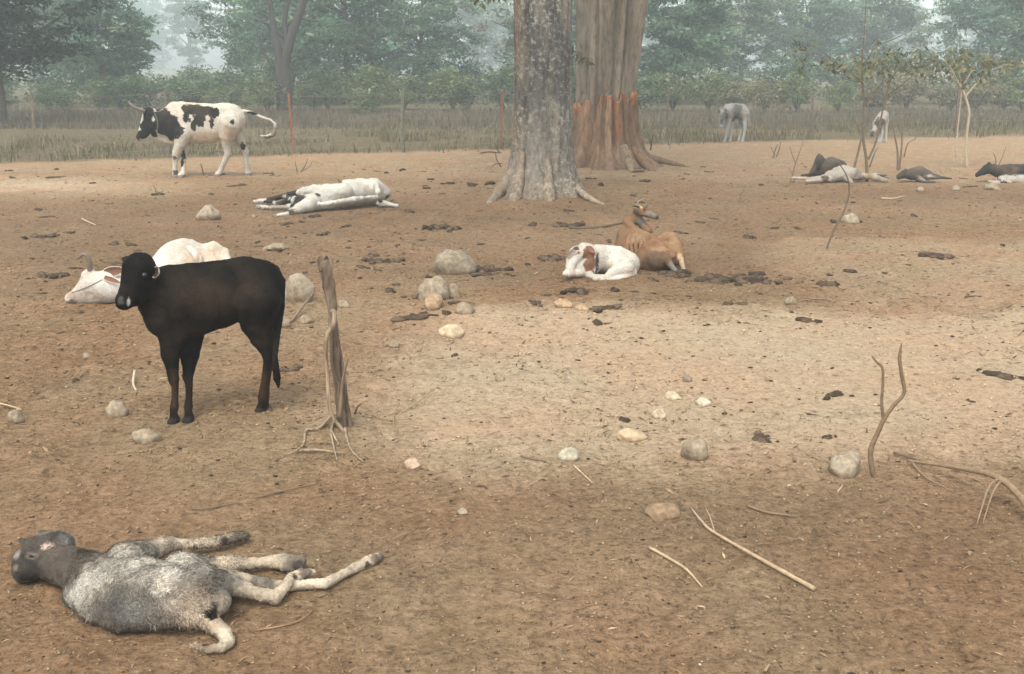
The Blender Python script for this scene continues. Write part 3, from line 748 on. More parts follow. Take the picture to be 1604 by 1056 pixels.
# ------------------------------------------------------------------ morning haze
def haze():
    x0, x1, y0, y1, z0, z1 = -190, 190, -6, 335, -1.2, 38.0
    V = [(x, y, z) for z in (z0, z1) for y in (y0, y1) for x in (x0, x1)]
    F = [[0, 2, 3, 1], [4, 5, 7, 6], [0, 1, 5, 4], [1, 3, 7, 5], [3, 2, 6, 7], [2, 0, 4, 6]]
    m = bpy.data.materials.new('haze'); m.use_nodes = True; nt = m.node_tree
    nt.nodes.remove(nt.nodes['Principled BSDF'])
    pv = N(nt, 'ShaderNodeVolumePrincipled'); pv.inputs['Color'].default_value = (0.86, 0.98, 0.99, 1)
    pv.inputs['Density'].default_value = HAZE_DENSITY; pv.inputs['Anisotropy'].default_value = 0.2
    nt.links.new(pv.outputs[0], nt.nodes['Material Output'].inputs['Volume'])
    tag(link('haze', mesh_from('haze', V, F, False, None, [m])), 'pale bluish morning haze veiling the far trees', 'haze', None, 'stuff')
HAZE_DENSITY = 0.0031
haze()
# ------------------------------------------------------------------ cattle: each body is one continuous surface grown from its limbs
class Body:
    def __init__(s, vox): s.vox = vox; s.ops = []
    def chain(s, pts, k=0.03, n=None, sc=1.0, sub=False):
        pts = [np.asarray(p, float) for p in pts]
        if len(pts) == 1: pts = [pts[0], pts[0] + np.array([1e-4, 0, 0, 0])]
        s.ops.append(([(a[:3], b[:3], a[3], b[3]) for a, b in zip(pts[:-1], pts[1:])], k, None if n is None else np.asarray(n, float) / np.linalg.norm(n), sc, sub))
    @staticmethod
    def prim(p, op):
        segs, k, n, sc, sub = op; d = None
        for a, b, ra, rb in segs:
            ab = b - a; t = np.clip(((p - a) @ ab) / (ab @ ab + 1e-12), 0, 1)
            w = p - a - t[..., None] * ab
            if n is not None:
                wn = w @ n; w = w + (wn * (1 / sc - 1))[..., None] * n
            e = np.sqrt((w * w).sum(-1)) - (ra + (rb - ra) * t)
            if d is None: d = e
            else:
                kk = 0.18 * k + 1e-6; h = np.maximum(kk - np.abs(d - e), 0) / kk; d = np.minimum(d, e) - h * h * kk * 0.25
        return d
    def value(s, p):
        d = np.full(p.shape[:-1], 1.0)
        for op in s.ops: d = s.merge(d, s.prim(p, op), op)
        return d
    @staticmethod
    def merge(d, e, op):
        k = op[1]
        if op[4]:
            h = np.maximum(k - np.abs(d + e), 0) / k; return np.maximum(d, -e) + h * h * k * 0.25
        h = np.maximum(k - np.abs(d - e), 0) / k; return np.minimum(d, e) - h * h * k * 0.25
    def hit(s, u, v):
        r = ray(u, v); r = r / np.linalg.norm(r); o = np.array([0, 0, CAM_H])
        P = np.array([g[q] for op in s.ops for g in op[0] for q in (0, 1)]); t0 = np.linalg.norm(P - o, axis=1).min() - 0.4
        T = t0 + np.linspace(0, 2.6, 700); q = o + T[:, None] * r
        d = s.value(q); m = np.argmax(d < 0) if (d < 0).any() else int(np.argmin(d))
        t = T[m]
        if m > 0 and d[m] < 0: t = T[m - 1] + (T[m] - T[m - 1]) * d[m - 1] / (d[m - 1] - d[m])
        return o + t * r
    def mesh(s):
        h = s.vox
        add = [g for op in s.ops if not op[4] for g in op[0]]
        lo = np.min([np.minimum(g[0] - g[2], g[1] - g[3]) for g in add], 0) - 4 * h
        hi = np.max([np.maximum(g[0] + g[2], g[1] + g[3]) for g in add], 0) + 4 * h
        n = np.ceil((hi - lo) / h).astype(int) + 1
        d = np.full(tuple(n), 0.15, dtype=np.float32)
        for op in s.ops:
            mg = op[1] + 3 * h; box = []
            for g in op[0]:
                R = max(g[2], g[3]) * max(1, op[3]) + mg
                box.append((np.maximum(((np.minimum(g[0], g[1]) - R - lo) / h).astype(int), 0), np.minimum(((np.maximum(g[0], g[1]) + R - lo) / h).astype(int) + 2, n)))
            b0 = np.min([b[0] for b in box], 0); b1 = np.max([b[1] for b in box], 0)
            tmp = np.full(tuple(b1 - b0), 0.5, dtype=np.float32)
            for g, (i0, i1) in zip(op[0], box):
                ax = [(lo[q] + h * np.arange(i0[q], i1[q])).astype(np.float32) for q in range(3)]
                P = np.stack(np.meshgrid(*ax, indexing='ij'), -1)
                sl = tuple(slice(i0[q] - b0[q], i1[q] - b0[q]) for q in range(3))
                e = s.prim(P, ([g],) + op[1:]); kk = 0.18 * op[1] + 1e-6; q0 = tmp[sl]
                hh = np.maximum(kk - np.abs(q0 - e), 0) / kk; tmp[sl] = np.minimum(q0, e) - hh * hh * kk * 0.25
            sl = tuple(slice(b0[q], b1[q]) for q in range(3))
            d[sl] = s.merge(d[sl], tmp, op)
        return surface_nets(d, lo, h)
def surface_nets(d, lo, h):
    s = d < 0
    c = np.zeros(tuple(np.array(d.shape) - 1), dtype=np.int8)
    offs = [(i, j, k) for i in (0, 1) for j in (0, 1) for k in (0, 1)]
    sh = c.shape
    for (i, j, k) in offs: c += s[i:i + sh[0], j:j + sh[1], k:k + sh[2]]
    act = (c > 0) & (c < 8)
    idx = np.argwhere(act); ids = np.full(sh, -1, dtype=np.int64); ids[act] = np.arange(len(idx))
    vals = np.stack([d[idx[:, 0] + i, idx[:, 1] + j, idx[:, 2] + k] for (i, j, k) in offs], 1)
    pos = np.zeros((len(idx), 3)); cnt = np.zeros(len(idx))
    for a in range(8):
        for ax in range(3):
            oa = offs[a]
            if oa[ax] == 1: continue
            ob = list(oa); ob[ax] = 1; b = offs.index(tuple(ob))
            va, vb = vals[:, a], vals[:, b]; m = (va < 0) != (vb < 0)
            t = np.where(m, va / np.where(m, va - vb, 1), 0)
            q = np.tile(np.array(oa, float), (len(idx), 1)); q[:, ax] += t
            pos += q * m[:, None]; cnt += m
    V = lo + h * (idx + pos / cnt[:, None])
    F = []
    for ax in range(3):
        e = [slice(None)] * 3; f = [slice(None)] * 3; e[ax] = slice(0, -1); f[ax] = slice(1, None)
        sa, sb = s[tuple(e)], s[tuple(f)]
        o1, o2 = [q for q in range(3) if q != ax]
        E = np.argwhere(sa != sb); E = E[(E[:, o1] > 0) & (E[:, o2] > 0) & (E[:, o1] < sh[o1]) & (E[:, o2] < sh[o2])]
        def cid(d1, d2):
            w = E.copy(); w[:, o1] -= d1; w[:, o2] -= d2; return ids[w[:, 0], w[:, 1], w[:, 2]]
        q = np.stack([cid(1, 1), cid(0, 1), cid(0, 0), cid(1, 0)], 1)
        inside = sa[E[:, 0], E[:, 1], E[:, 2]]
        flip = inside if ax != 1 else ~inside
        q[~flip] = q[~flip][:, ::-1]
        F.append(q)
    return V, np.concatenate(F)

def paint(V, base, patches, seed, dirt=0.8, mottle=0.2):
    base = np.asarray(base, float); c = np.tile(base, (len(V), 1))
    for pt in patches:
        ctr, rad, colr = pt[:3]; amp = pt[3] if len(pt) > 3 else 0.35; soft = pt[4] if len(pt) > 4 else 0.12
        rad = np.asarray(rad, float) * np.ones(3); mean = float(np.median(rad))
        near = np.linalg.norm((V - np.asarray(ctr)[:3]) / rad, axis=1) < 2.4
        if near.any():
            W = V[near]
            wv = np.stack([fbm(W / mean * 1.3 + seed + 9 * q, 2, seed + q) for q in range(3)], 1) * 0.55
            e = np.linalg.norm((W - np.asarray(ctr)[:3]) / rad + wv, axis=1) - 1 + amp * 1.3 * fbm(W / mean * 3.1 + seed, 3, seed, 0.65)
            m = sstep(soft, -soft, e)[:, None]; c[near] = c[near] * (1 - m) + m * np.asarray(colr)
        seed += 3
    # dust and mud clinging to the low and rubbed places
    d = np.clip(0.16 + 0.75 * fbm(V * 5.0, 5, seed + 60, 0.65), 0, 0.6)[:, None] * dirt
    c = c * (1 - d) + d * np.array([[0.26, 0.185, 0.115]]) * (0.4 + 0.6 * np.clip(c.mean(1, keepdims=True) * 3, 0, 1))
    c *= (1 + mottle * fbm(V * 14, 5, seed + 50, 0.7))[:, None]
    return np.clip(c, 0.003, 1)
def hair_strands(V, F, C, n, length, width, flow, seed, lift=0.35, mess=0.5, lighten=1.0, keep=None, vary=0.7):
    g = np.random.default_rng(seed)
    A, B_, Cc, D = V[F[:, 0]], V[F[:, 1]], V[F[:, 2]], V[F[:, 3]]
    nr = np.cross(Cc - A, D - B_); ar = np.linalg.norm(nr, axis=1); nr = nr / (ar[:, None] + 1e-12)
    pr = ar.copy()
    if keep is not None: pr = pr * keep((A + Cc) / 2)
    f = g.choice(len(F), n, p=pr / pr.sum())
    w = g.dirichlet((1, 1, 1, 1), n)
    p = (V[F[f]] * w[:, :, None]).sum(1); nn = nr[f]
    c = (C[F[f]] * w[:, :, None]).sum(1) * (lighten * (1 - vary / 2 + vary * g.random((n, 1))))
    fl = np.asarray(flow(p) if callable(flow) else np.tile(np.asarray(flow, float), (n, 1)))
    dr = fl + mess * g.normal(size=(n, 3)); dr -= nn * (dr * nn).sum(1)[:, None]; dr /= np.linalg.norm(dr, axis=1)[:, None] + 1e-9
    L = length * (0.5 + 0.9 * g.random((n, 1)))
    sd = np.cross(dr, nn); sd /= np.linalg.norm(sd, axis=1)[:, None] + 1e-9; W = width * (0.6 + 0.8 * g.random((n, 1)))
    p0 = p - nn * 0.001; p1 = p + dr * L * 0.5 + nn * L * lift * 0.6; p2 = p + dr * L * 0.95 + nn * L * lift * 0.75
    VV = np.stack([p0 - sd * W / 2, p0 + sd * W / 2, p1 + sd * W * 0.4, p1 - sd * W * 0.4, p2], 1).reshape(-1, 3)
    k = np.arange(n)[:, None] * 5
    FF = np.concatenate([k + [[0, 1, 2]], k + [[0, 2, 3]], k + [[3, 2, 4]]])
    return VV, FF, np.repeat(np.clip(c, 0.003, 1), 5, 0)

class Cow:
    def __init__(s, Y0, vox_px, name='cow'):
        s.Y = Y0; s.k = px(Y0, 0.35); s.b = Body(vox_px * s.k); s.parts = []; s.name = name
    def a(s, u, v, dy, r): return (*at_depth(u, v, s.Y + dy), r * s.k)       # joint at a given distance
    def l(s, u, v, z, r): return (*at_z(u, v, z), r * s.k)                   # joint at a given height
    def A(s, pts, k=8, n=None, sc=1.0, sub=False): s.b.chain([s.a(*p) for p in pts], k * s.k, n, sc, sub)
    def L(s, pts, k=8, n=None, sc=1.0, sub=False): s.b.chain([s.l(*p) for p in pts], k * s.k, n, sc, sub)
    def leg(s, dy, pts, k=5, lim=0.25):
        u, v, r = pts[-1]; f = at_z(u, v, 0.03); d1 = float(np.clip(f[1] - s.Y, -lim, lim)); out = []
        n = len(pts)
        for i, (u, v, r) in enumerate(pts):
            t = min(1.0, i / (n - 1)); p = list(s.a(u, v, dy + (d1 - dy) * t, r)); 
            if i == n - 1: p[2] = r * s.k * 0.75
            out.append(p)
        s.b.chain(out, k * s.k); s.b.chain([out[-1], [out[-1][0] - 0.3 * r * s.k, out[-1][1] - 0.4 * r * s.k, 0.002, r * s.k * 1.12]], 2 * s.k)
    def hit(s, u, v): return s.b.hit(u, v)
    def patch(s, u, v, ru, rv, col, rd=None, amp=0.35, soft=0.12):
        return (s.hit(u, v), (ru * s.k, (rd or max(ru, rv)) * s.k, rv * s.k), col, amp, soft)
    def patchl(s, u, v, r, col, amp=0.35, soft=0.12): return (s.hit(u, v), r * s.k, col, amp, soft)
    def finish(s, label, cat, base, patches, seed, mat='coat', rough_amp=0.0, group=None, hoof=None, hair=None, dirt=0.8, mottle=0.2):
        V, F = s.b.mesh()
        V = V + 0.0
        if rough_amp:
            V = V + (rough_amp * s.k * fbm(V / (6 * s.k), 3, seed))[:, None] * np.array([0.5, 0.5, 0.9])
        C = paint(V, base, patches, seed, dirt, mottle)
        if hoof is not None:
            m = sstep(hoof[0] * 1.15, hoof[0] * 0.85, V[:, 2])[:, None]; C = C * (1 - m) + m * np.asarray(hoof[1])
        org = np.array([V[:, 0].mean(), V[:, 1].mean(), 0.0])
        s.org = org
        root = tag(empty(s.name, org), label, cat, group); s.root = root
        link('body', mesh_from('body', V - org, F, True, C, [M[mat]]), root)
        if hair:
            for i, hp in enumerate(hair):
                VV, FF, CC = hair_strands(V, F, C, seed=seed + i, **hp)
                tag(link('hair', mesh_from('hair', VV - org, FF, False, CC, [M['hair']]), root), kind='stuff')
        s.V = V
        return root
    # small parts
    def eye(s, u, v, r):
        p = s.hit(u, v); d = p - np.array([0, 0, CAM_H]); d /= np.linalg.norm(d); c = p + d * r * s.k * 0.45
        mb = MB(); th = np.linspace(0, math.pi, 9); V = []; F = []
        for t in th:
            for q in range(12): V.append(c + r * s.k * np.array([math.sin(t) * math.cos(q * math.pi / 6), math.sin(t) * math.sin(q * math.pi / 6), math.cos(t)]))
        F = [[i * 12 + q, (i + 1) * 12 + q, (i + 1) * 12 + (q + 1) % 12, i * 12 + (q + 1) % 12] for i in range(8) for q in range(12)]
        mb.add(V, F); mb.build('eye', M['eye'], s.root, s.org)
    def tube(s, name, pts, radpx, mat, col, seg=8, wob=0.05):
        P = spline(pts, 7); R = np.interp(np.linspace(0, 1, len(P)), np.linspace(0, 1, len(radpx)), radpx) * s.k
        mb = MB(); mb.tube(P, R, seg, wob, col); return mb.build(name, M[mat], s.root, s.org)
    def ear(s, base, tip, face, w, outer, inner, cup=0.35):
        # leaf-shaped cupped ear: outer skin and paler inside
        base, tip, face = (np.asarray(q, float)[:3] for q in (base, tip, face)); ax = tip - base; L = np.linalg.norm(ax); ax /= L
        face = face - ax * (face @ ax); face /= np.linalg.norm(face); sd = np.cross(ax, face)
        V = []; C = []; nu, nv = 11, 9
        for lay, off in ((0, 0.0), (1, -0.07 * w * s.k * 2)):
            for i in range(nu):
                t = i / (nu - 1); wd = w * s.k * (math.sin(math.pi * min(1, 0.22 + 0.80 * t) ) ** 0.7 if t < 1 else 0.02) 
                for j in range(nv):
                    q = -1 + 2 * j / (nv - 1); dep = -cup * w * s.k * (1 - q * q) * math.sin(math.pi * min(1, 0.15 + 0.85 * t))
                    V.append(base + ax * (L * t) + sd * (wd * q) + face * (dep + off))
                    edge = abs(q) > 0.78 or t > 0.9
                    C.append(np.asarray(outer) if lay == 1 or edge else np.asarray(inner))
        n = nu * nv; F = []
        for i in range(nu - 1):
            for j in range(nv - 1):
                a = i * nv + j; F.append([a, a + 1, a + nv + 1, a + nv]); F.append([n + a, n + a + nv, n + a + nv + 1, n + a + 1])
        for i in range(nu - 1):
            for j in (0, nv - 1):
                a = i * nv + j; F.append([a, a + nv, n + a + nv, n + a])
        mb = MB(); mb.add(V, F, np.array(C)); return mb.build('ear', M['coat'], s.root, s.org)

TOCAM = lambda p: (np.array([0, 0, CAM_H]) - np.asarray(p)[:3]) / np.linalg.norm(np.array([0, 0, CAM_H]) - np.asarray(p)[:3])

# ---- standing black calf
def black_calf():
    c = Cow(6.10, 1.3, 'calf'); n = (0.2, 0.98, 0)
    c.A([(274, 472, -.06, 47), (302, 472, -.03, 54), (340, 464, 0, 50), (376, 453, .04, 45), (402, 449, .07, 40)], 14, n, 0.56)
    c.A([(388, 432, .06, 26), (414, 433, .08, 24), (424, 446, .08, 20)], 12, n, 0.8)
    c.A([(270, 440, -.06, 24), (300, 436, -.03, 20), (340, 430, .0, 18), (385, 422, .05, 16)], 16, n, 0.6)       # back line
    c.A([(268, 464, -.07, 40), (246, 453, -.09, 31), (231, 441, -.11, 24)], 14, n, 0.66)                        # neck
    c.A([(236, 480, -.10, 20), (250, 505, -.10, 22), (272, 522, -.08, 22)], 14, n, 0.6)                          # brisket
    c.A([(218, 424, -.15, 25.5), (213, 440, -.18, 22), (204, 458, -.22, 16.5), (196, 471, -.245, 13.5)], 7)      # face
    c.A([(229, 444, -.13, 19), (212, 467, -.19, 12.5)], 8)                                                         # jaw
    c.A([(372, 470, -.20, 9), (376, 492, -.2, 8)], 16, None, 1, True); c.A([(305, 440, -.24, 6), (318, 470, -.27, 6), (318, 500, -.26, 5)], 16, None, 1, True); c.A([(250, 440, -.26, 6), (262, 470, -.27, 6)], 14, None, 1, True)
    c.A([(214, 408, -.13, 10), (226, 408, -.12, 10)], 8)                                                         # poll
    c.A([(192, 470, -.25, 9), (192, 476, -.25, 8)], 5); c.A([(200, 471, -.255, 9)], 4)
    c.leg(-.06, [(269, 520, 20), (267, 555, 14.5), (270, 578, 9.5), (272, 594, 8.2), (274, 606, 5.6), (274, 624, 5.2), (273, 638, 6.8), (272, 646, 5.8), (273, 654, 7.4)])
    c.leg(.05, [(294, 525, 26), (297, 555, 15.5), (296, 576, 10), (294, 590, 8.2), (296, 603, 5.6), (296, 622, 5.2), (295, 637, 6.8), (295, 645, 5.8), (296, 652, 7.4)])
    c.leg(.0, [(402, 474, 38), (404, 505, 27), (410, 530, 18), (419, 552, 10), (420, 565, 7.4), (416, 588, 5.6), (412, 611, 5.8), (411, 623, 7.2), (411, 630, 6.2), (409, 638, 7.8)])
    c.leg(.16, [(404, 474, 36), (410, 505, 26), (416, 530, 17), (422, 553, 9.5), (422, 566, 7.2), (419, 588, 5.6), (416, 610, 6), (415, 621, 7), (415, 628, 6.2), (413, 635, 7.6)])
    c.A([(430, 424, .10, 8), (441, 440, .09, 6), (441, 480, .05, 5), (435, 522, .0, 4.5), (431, 556, -.03, 4), (432, 578, -.04, 5.5), (434, 592, -.04, 6), (436, 606, -.04, 2)], 4)
    for (u, v, dy, r) in ((192, 470, -.33, 2.2), (200, 472, -.34, 2.2)): c.A([(u, v, dy + .02, r)], 2, None, 1, True)
    BL = (0.0042, 0.0030, 0.0024); BR = (0.032, 0.018, 0.011)
    P = [c.patch(275, 620, 14, 34, BR, 40, 0.3, 0.5), c.patch(294, 618, 12, 30, (0.012, 0.008, 0.006), 40, 0.3, 0.5), c.patch(414, 605, 16, 34, BR, 40, 0.3, 0.5), c.patch(405, 530, 22, 26, (0.011, 0.0075, 0.006), 30, 0.4, 0.6),
         c.patch(335, 465, 55, 24, (0.0125, 0.0072, 0.0048), 24, 0.6, 0.7), c.patch(400, 445, 26, 26, (0.010, 0.0065, 0.0045), 20, 0.6, 0.7), c.patch(262, 478, 20, 26, (0.0085, 0.0055, 0.004), 20, 0.6, 0.7), c.patch(190, 471, 7, 7, (0.045, 0.046, 0.046), 10, 0.15, 0.2), c.patch(201, 474, 2.2, 6.5, (0.30, 0.28, 0.25), 5, 0.2, 0.2), c.patch(195, 470, 2.6, 2.4, (0.008, 0.008, 0.008), 5, 0.1, 0.2)]  # soft brown sheen on flank, rump and shoulder is painted into the coat
    flow = lambda p: np.tile(np.array([0.7, 0.15, -0.75]), (len(p), 1))
    c.finish('small black calf standing broadside with its head turned to the camera', 'calf', BL, P, 400, 'coat_dark', 1.2, None, (0.032, (0.022, 0.019, 0.017)),
             [dict(n=26000, length=0.011, width=0.0014, flow=flow, lift=0.14, mess=0.3, lighten=1.5, vary=1.8, keep=lambda q: (q[:, 2] > 0.26) * 1.0)], 0.25)
    c.eye(226, 431, 4.6)
    b = c.hit(240, 425); tc = TOCAM(b)
    c.ear(b - tc * 0.01, b + np.array([0.028, 0.0, -0.012]) * 1.0 + tc * 0.045, tc * 0.9 + np.array([-0.5, 0, 0.1]), 9.5, (0.34, 0.29, 0.24), (0.035, 0.022, 0.018), 0.5)
    b = np.array(c.a(204, 411, -.12, 1)[:3])
    c.ear(b, np.array(c.a(191, 404, -.06, 1)[:3]), np.array([-0.3, -0.8, 0.4]), 7, BL, (0.02, 0.014, 0.012))
black_calf()

# ---- dead grey calf in the foreground
def grey_calf():
    c = Cow(3.9, 1.4, 'dead_calf'); Z = (0, 0, 1)
    c.k = 1 / 396.0; c.b.vox = 1.5 * c.k
    c.L([(140, 912, .075, 34), (168, 910, .088, 48), (205, 916, .098, 60), (252, 925, .098, 57), (298, 934, .095, 46), (324, 945, .085, 35)], 14, Z, 0.60)
    c.L([(120, 932, .045, 20), (150, 952, .045, 24), (195, 965, .05, 27), (250, 960, .06, 27), (300, 960, .065, 26)], 14, Z, 0.8)
    c.L([(146, 902, .078, 40), (116, 891, .08, 35), (90, 882, .085, 34)], 12, Z, 0.85)
    c.L([(80, 866, .095, 35), (62, 872, .09, 33), (46, 887, .065, 24), (39, 896, .05, 18)], 8)
    c.L([(30, 872, .10, 9), (28, 890, .07, 8)], 8); c.L([(60, 852, .14, 10), (46, 866, .13, 9)], 8)
    c.L([(96, 852, .11, 19), (80, 844, .11, 13)], 12)
    c.L([(195, 880, .10, 30), (232, 864, .09, 19), (262, 853, .075, 13.5), (282, 852, .065, 9), (310, 851, .06, 7.8), (338, 849, .05, 10), (350, 846, .05, 7.5)], 5)
    c.L([(350, 847, .05, 8), (366, 842, .05, 9), (386, 839, .04, 6)], 3)
    c.L([(285, 900, .09, 34), (332, 893, .05, 20), (360, 884, .06, 15), (382, 883, .055, 9.8), (405, 882, .05, 8.2), (428, 880, .05, 10.5)], 5)
    c.L([(430, 880, .05, 11), (446, 880, .055, 13), (470, 879, .055, 10)], 3); c.L([(446, 888, .04, 8), (468, 889, .04, 7)], 3)
    c.L([(318, 920, .10, 36), (362, 918, .075, 17), (398, 928, .06, 9.5), (430, 936, .05, 10.5), (444, 922, .055, 8.2), (456, 907, .06, 9), (463, 902, .06, 7.5)], 5)
    c.L([(464, 902, .06, 8), (472, 899, .06, 9), (490, 897, .05, 5.5)], 3)
    c.L([(330, 912, .05, 26), (400, 914, .04, 11), (450, 919, .035, 7.5), (498, 914, .035, 8), (508, 915, .032, 8.5), (536, 900, .035, 7), (562, 886, .04, 8), (574, 881, .04, 9)], 4)
    c.L([(574, 881, .04, 8.5), (583, 877, .04, 9), (595, 871, .035, 6)], 3)
    c.L([(312, 960, .07, 22), (334, 978, .05, 13), (350, 991, .04, 11), (357, 1004, .03, 9.5), (347, 1014, .022, 7.5), (325, 1018, .015, 5), (300, 1011, .01, 2)], 5)
    c.L([(296, 912, .155, 9), (318, 926, .145, 9)], 16); c.L([(286, 966, .075, 10), (306, 970, .07, 9)], 14)      # hip bones
    c.L([(268, 912, .185, 12), (286, 936, .175, 12)], 20, None, 1, True); c.L([(150, 918, .155, 8), (168, 935, .16, 8)], 16, None, 1, True)
    h = c.hit(331, 958); tc = TOCAM(h)
    c.b.chain([(*(h + tc * 0.01 + [0, 0, .025]), .016), (*(h + tc * 0.005 + [0.004, 0, -.03]), .018)], .012, None, 1, True)
    GR = (0.135, 0.122, 0.100); WH = (0.36, 0.34, 0.295); CR = (0.37, 0.31, 0.23); DK = (0.058, 0.048, 0.039); BRN = (0.19, 0.155, 0.12)
    P = [c.patchl(150, 900, 40, WH, 0.5, 0.35), c.patchl(120, 925, 26, WH, 0.5, 0.3), c.patchl(235, 880, 62, (0.36, 0.33, 0.275), 0.5, 0.6), c.patchl(190, 875, 40, (0.36, 0.335, 0.285), 0.5, 0.6),
         c.patchl(225, 938, 58, (0.095, 0.09, 0.078), 0.7, 0.6), c.patchl(180, 935, 30, (0.10, 0.095, 0.082), 0.8, 0.6), c.patchl(262, 905, 26, (0.40, 0.37, 0.31), 0.9, 0.7), c.patchl(315, 915, 30, (0.13, 0.115, 0.095), 0.5, 0.5), c.patchl(310, 955, 45, BRN, 0.5, 0.5), c.patchl(340, 975, 40, (0.24, 0.195, 0.145), 0.4, 0.5),
         c.patchl(180, 985, 34, (0.085, 0.082, 0.074), 0.4, 0.4), c.patchl(240, 982, 26, (0.10, 0.095, 0.083), 0.4, 0.4),
         c.patchl(275, 853, 44, CR, 0.3, 0.4), c.patchl(330, 850, 40, CR, 0.3, 0.3), c.patchl(370, 885, 44, CR, 0.3, 0.3), c.patchl(410, 882, 34, CR, 0.3, 0.3), c.patchl(430, 933, 46, CR, 0.3, 0.4), c.patchl(455, 908, 22, CR, 0.3, 0.3),
         c.patchl(480, 916, 50, (0.42, 0.35, 0.26), 0.3, 0.4), c.patchl(545, 895, 46, CR, 0.3, 0.3), c.patchl(580, 878, 24, (0.40, 0.33, 0.25), 0.3, 0.3),
         c.patchl(352, 1008, 30, (0.40, 0.345, 0.26), 0.4, 0.4), c.patchl(310, 1015, 34, (0.30, 0.235, 0.165), 0.3, 0.4),
         c.patchl(80, 868, 62, DK, 0.15, 0.2), c.patchl(112, 888, 34, (0.062, 0.053, 0.043), 0.5, 0.5), c.patchl(40, 893, 30, (0.026, 0.024, 0.022), 0.3, 0.4), c.patchl(104, 846, 13, (0.14, 0.13, 0.115), 0.4, 0.6), c.patchl(74, 856, 8, (0.36, 0.27, 0.225), 0.5, 0.35), c.patchl(76, 857, 3, (0.08, 0.05, 0.045), 0.4, 0.4), c.patchl(36, 905, 6, (0.012, 0.011, 0.011), 0.3, 0.4), c.patch(50, 871, 9, 5, (0.11, 0.095, 0.08), 9, 0.3, 0.4), c.patch(50, 872, 6, 2.2, (0.010, 0.009, 0.009), 6, 0.3, 0.3), c.patch(26, 894, 3, 4, (0.008, 0.008, 0.008), 5, 0.3, 0.3), c.patchl(27, 868, 8, (0.15, 0.135, 0.115), 0.4, 0.6), c.patchl(24, 890, 5, (0.14, 0.12, 0.10), 0.4, 0.6),
         c.patchl(378, 841, 19, (0.13, 0.105, 0.08), 0.15, 0.15), c.patchl(351, 847, 7, (0.06, 0.05, 0.04), 0.2, 0.2), c.patchl(462, 882, 17, (0.13, 0.105, 0.08), 0.3, 0.2), c.patchl(466, 886, 9, (0.05, 0.04, 0.035), 0.2, 0.2), c.patchl(482, 898, 14, (0.14, 0.11, 0.085), 0.2, 0.2),
         c.patchl(462, 902, 6, (0.05, 0.042, 0.035), 0.2, 0.2), c.patchl(588, 874, 9, (0.16, 0.125, 0.09), 0.3, 0.2), c.patchl(576, 886, 6, (0.05, 0.042, 0.035), 0.2, 0.2), c.patch(331, 961, 11, 18, (0.012, 0.009, 0.008), 16, 0.2, 0.25)]
    flow = lambda p: np.stack([0.8 + 0 * p[:, 0], -0.45 + 0 * p[:, 0], -0.2 + 0 * p[:, 0]], 1)
    x0 = at_z(120, 900, .1)[0]; x1 = at_z(345, 930, .1)[0]
    trunk = lambda q: ((q[:, 0] > x0 - 0.03) & (q[:, 0] < x1)) * 1.0 + 0.02
    c.finish('small dead grey calf on its side with pale legs stretched out', 'calf', GR, P, 500, 'coat', 2.2, None, None,
             [dict(n=46000, length=0.019, width=0.0022, flow=flow, lift=0.18, mess=0.65, lighten=1.1, keep=trunk, vary=1.4), dict(n=18000, length=0.009, width=0.0015, flow=flow, lift=0.2, mess=0.5, lighten=1.1, vary=1.3)], 0.8, 0.75)
    q = lambda u, v, z: np.array(c.l(u, v, z, 1)[:3])
    c.ear(q(92, 845, .12), q(56, 834, .13), np.array([0.05, -0.9, 0.5]), 9.5, (0.27, 0.205, 0.155), (0.115, 0.095, 0.085), 0.45)
    c.ear(q(62, 856, .13), q(26, 846, .11), np.array([-0.1, -0.8, 0.6]), 8, (0.11, 0.09, 0.065), (0.06, 0.05, 0.04), 0.4)
grey_calf()

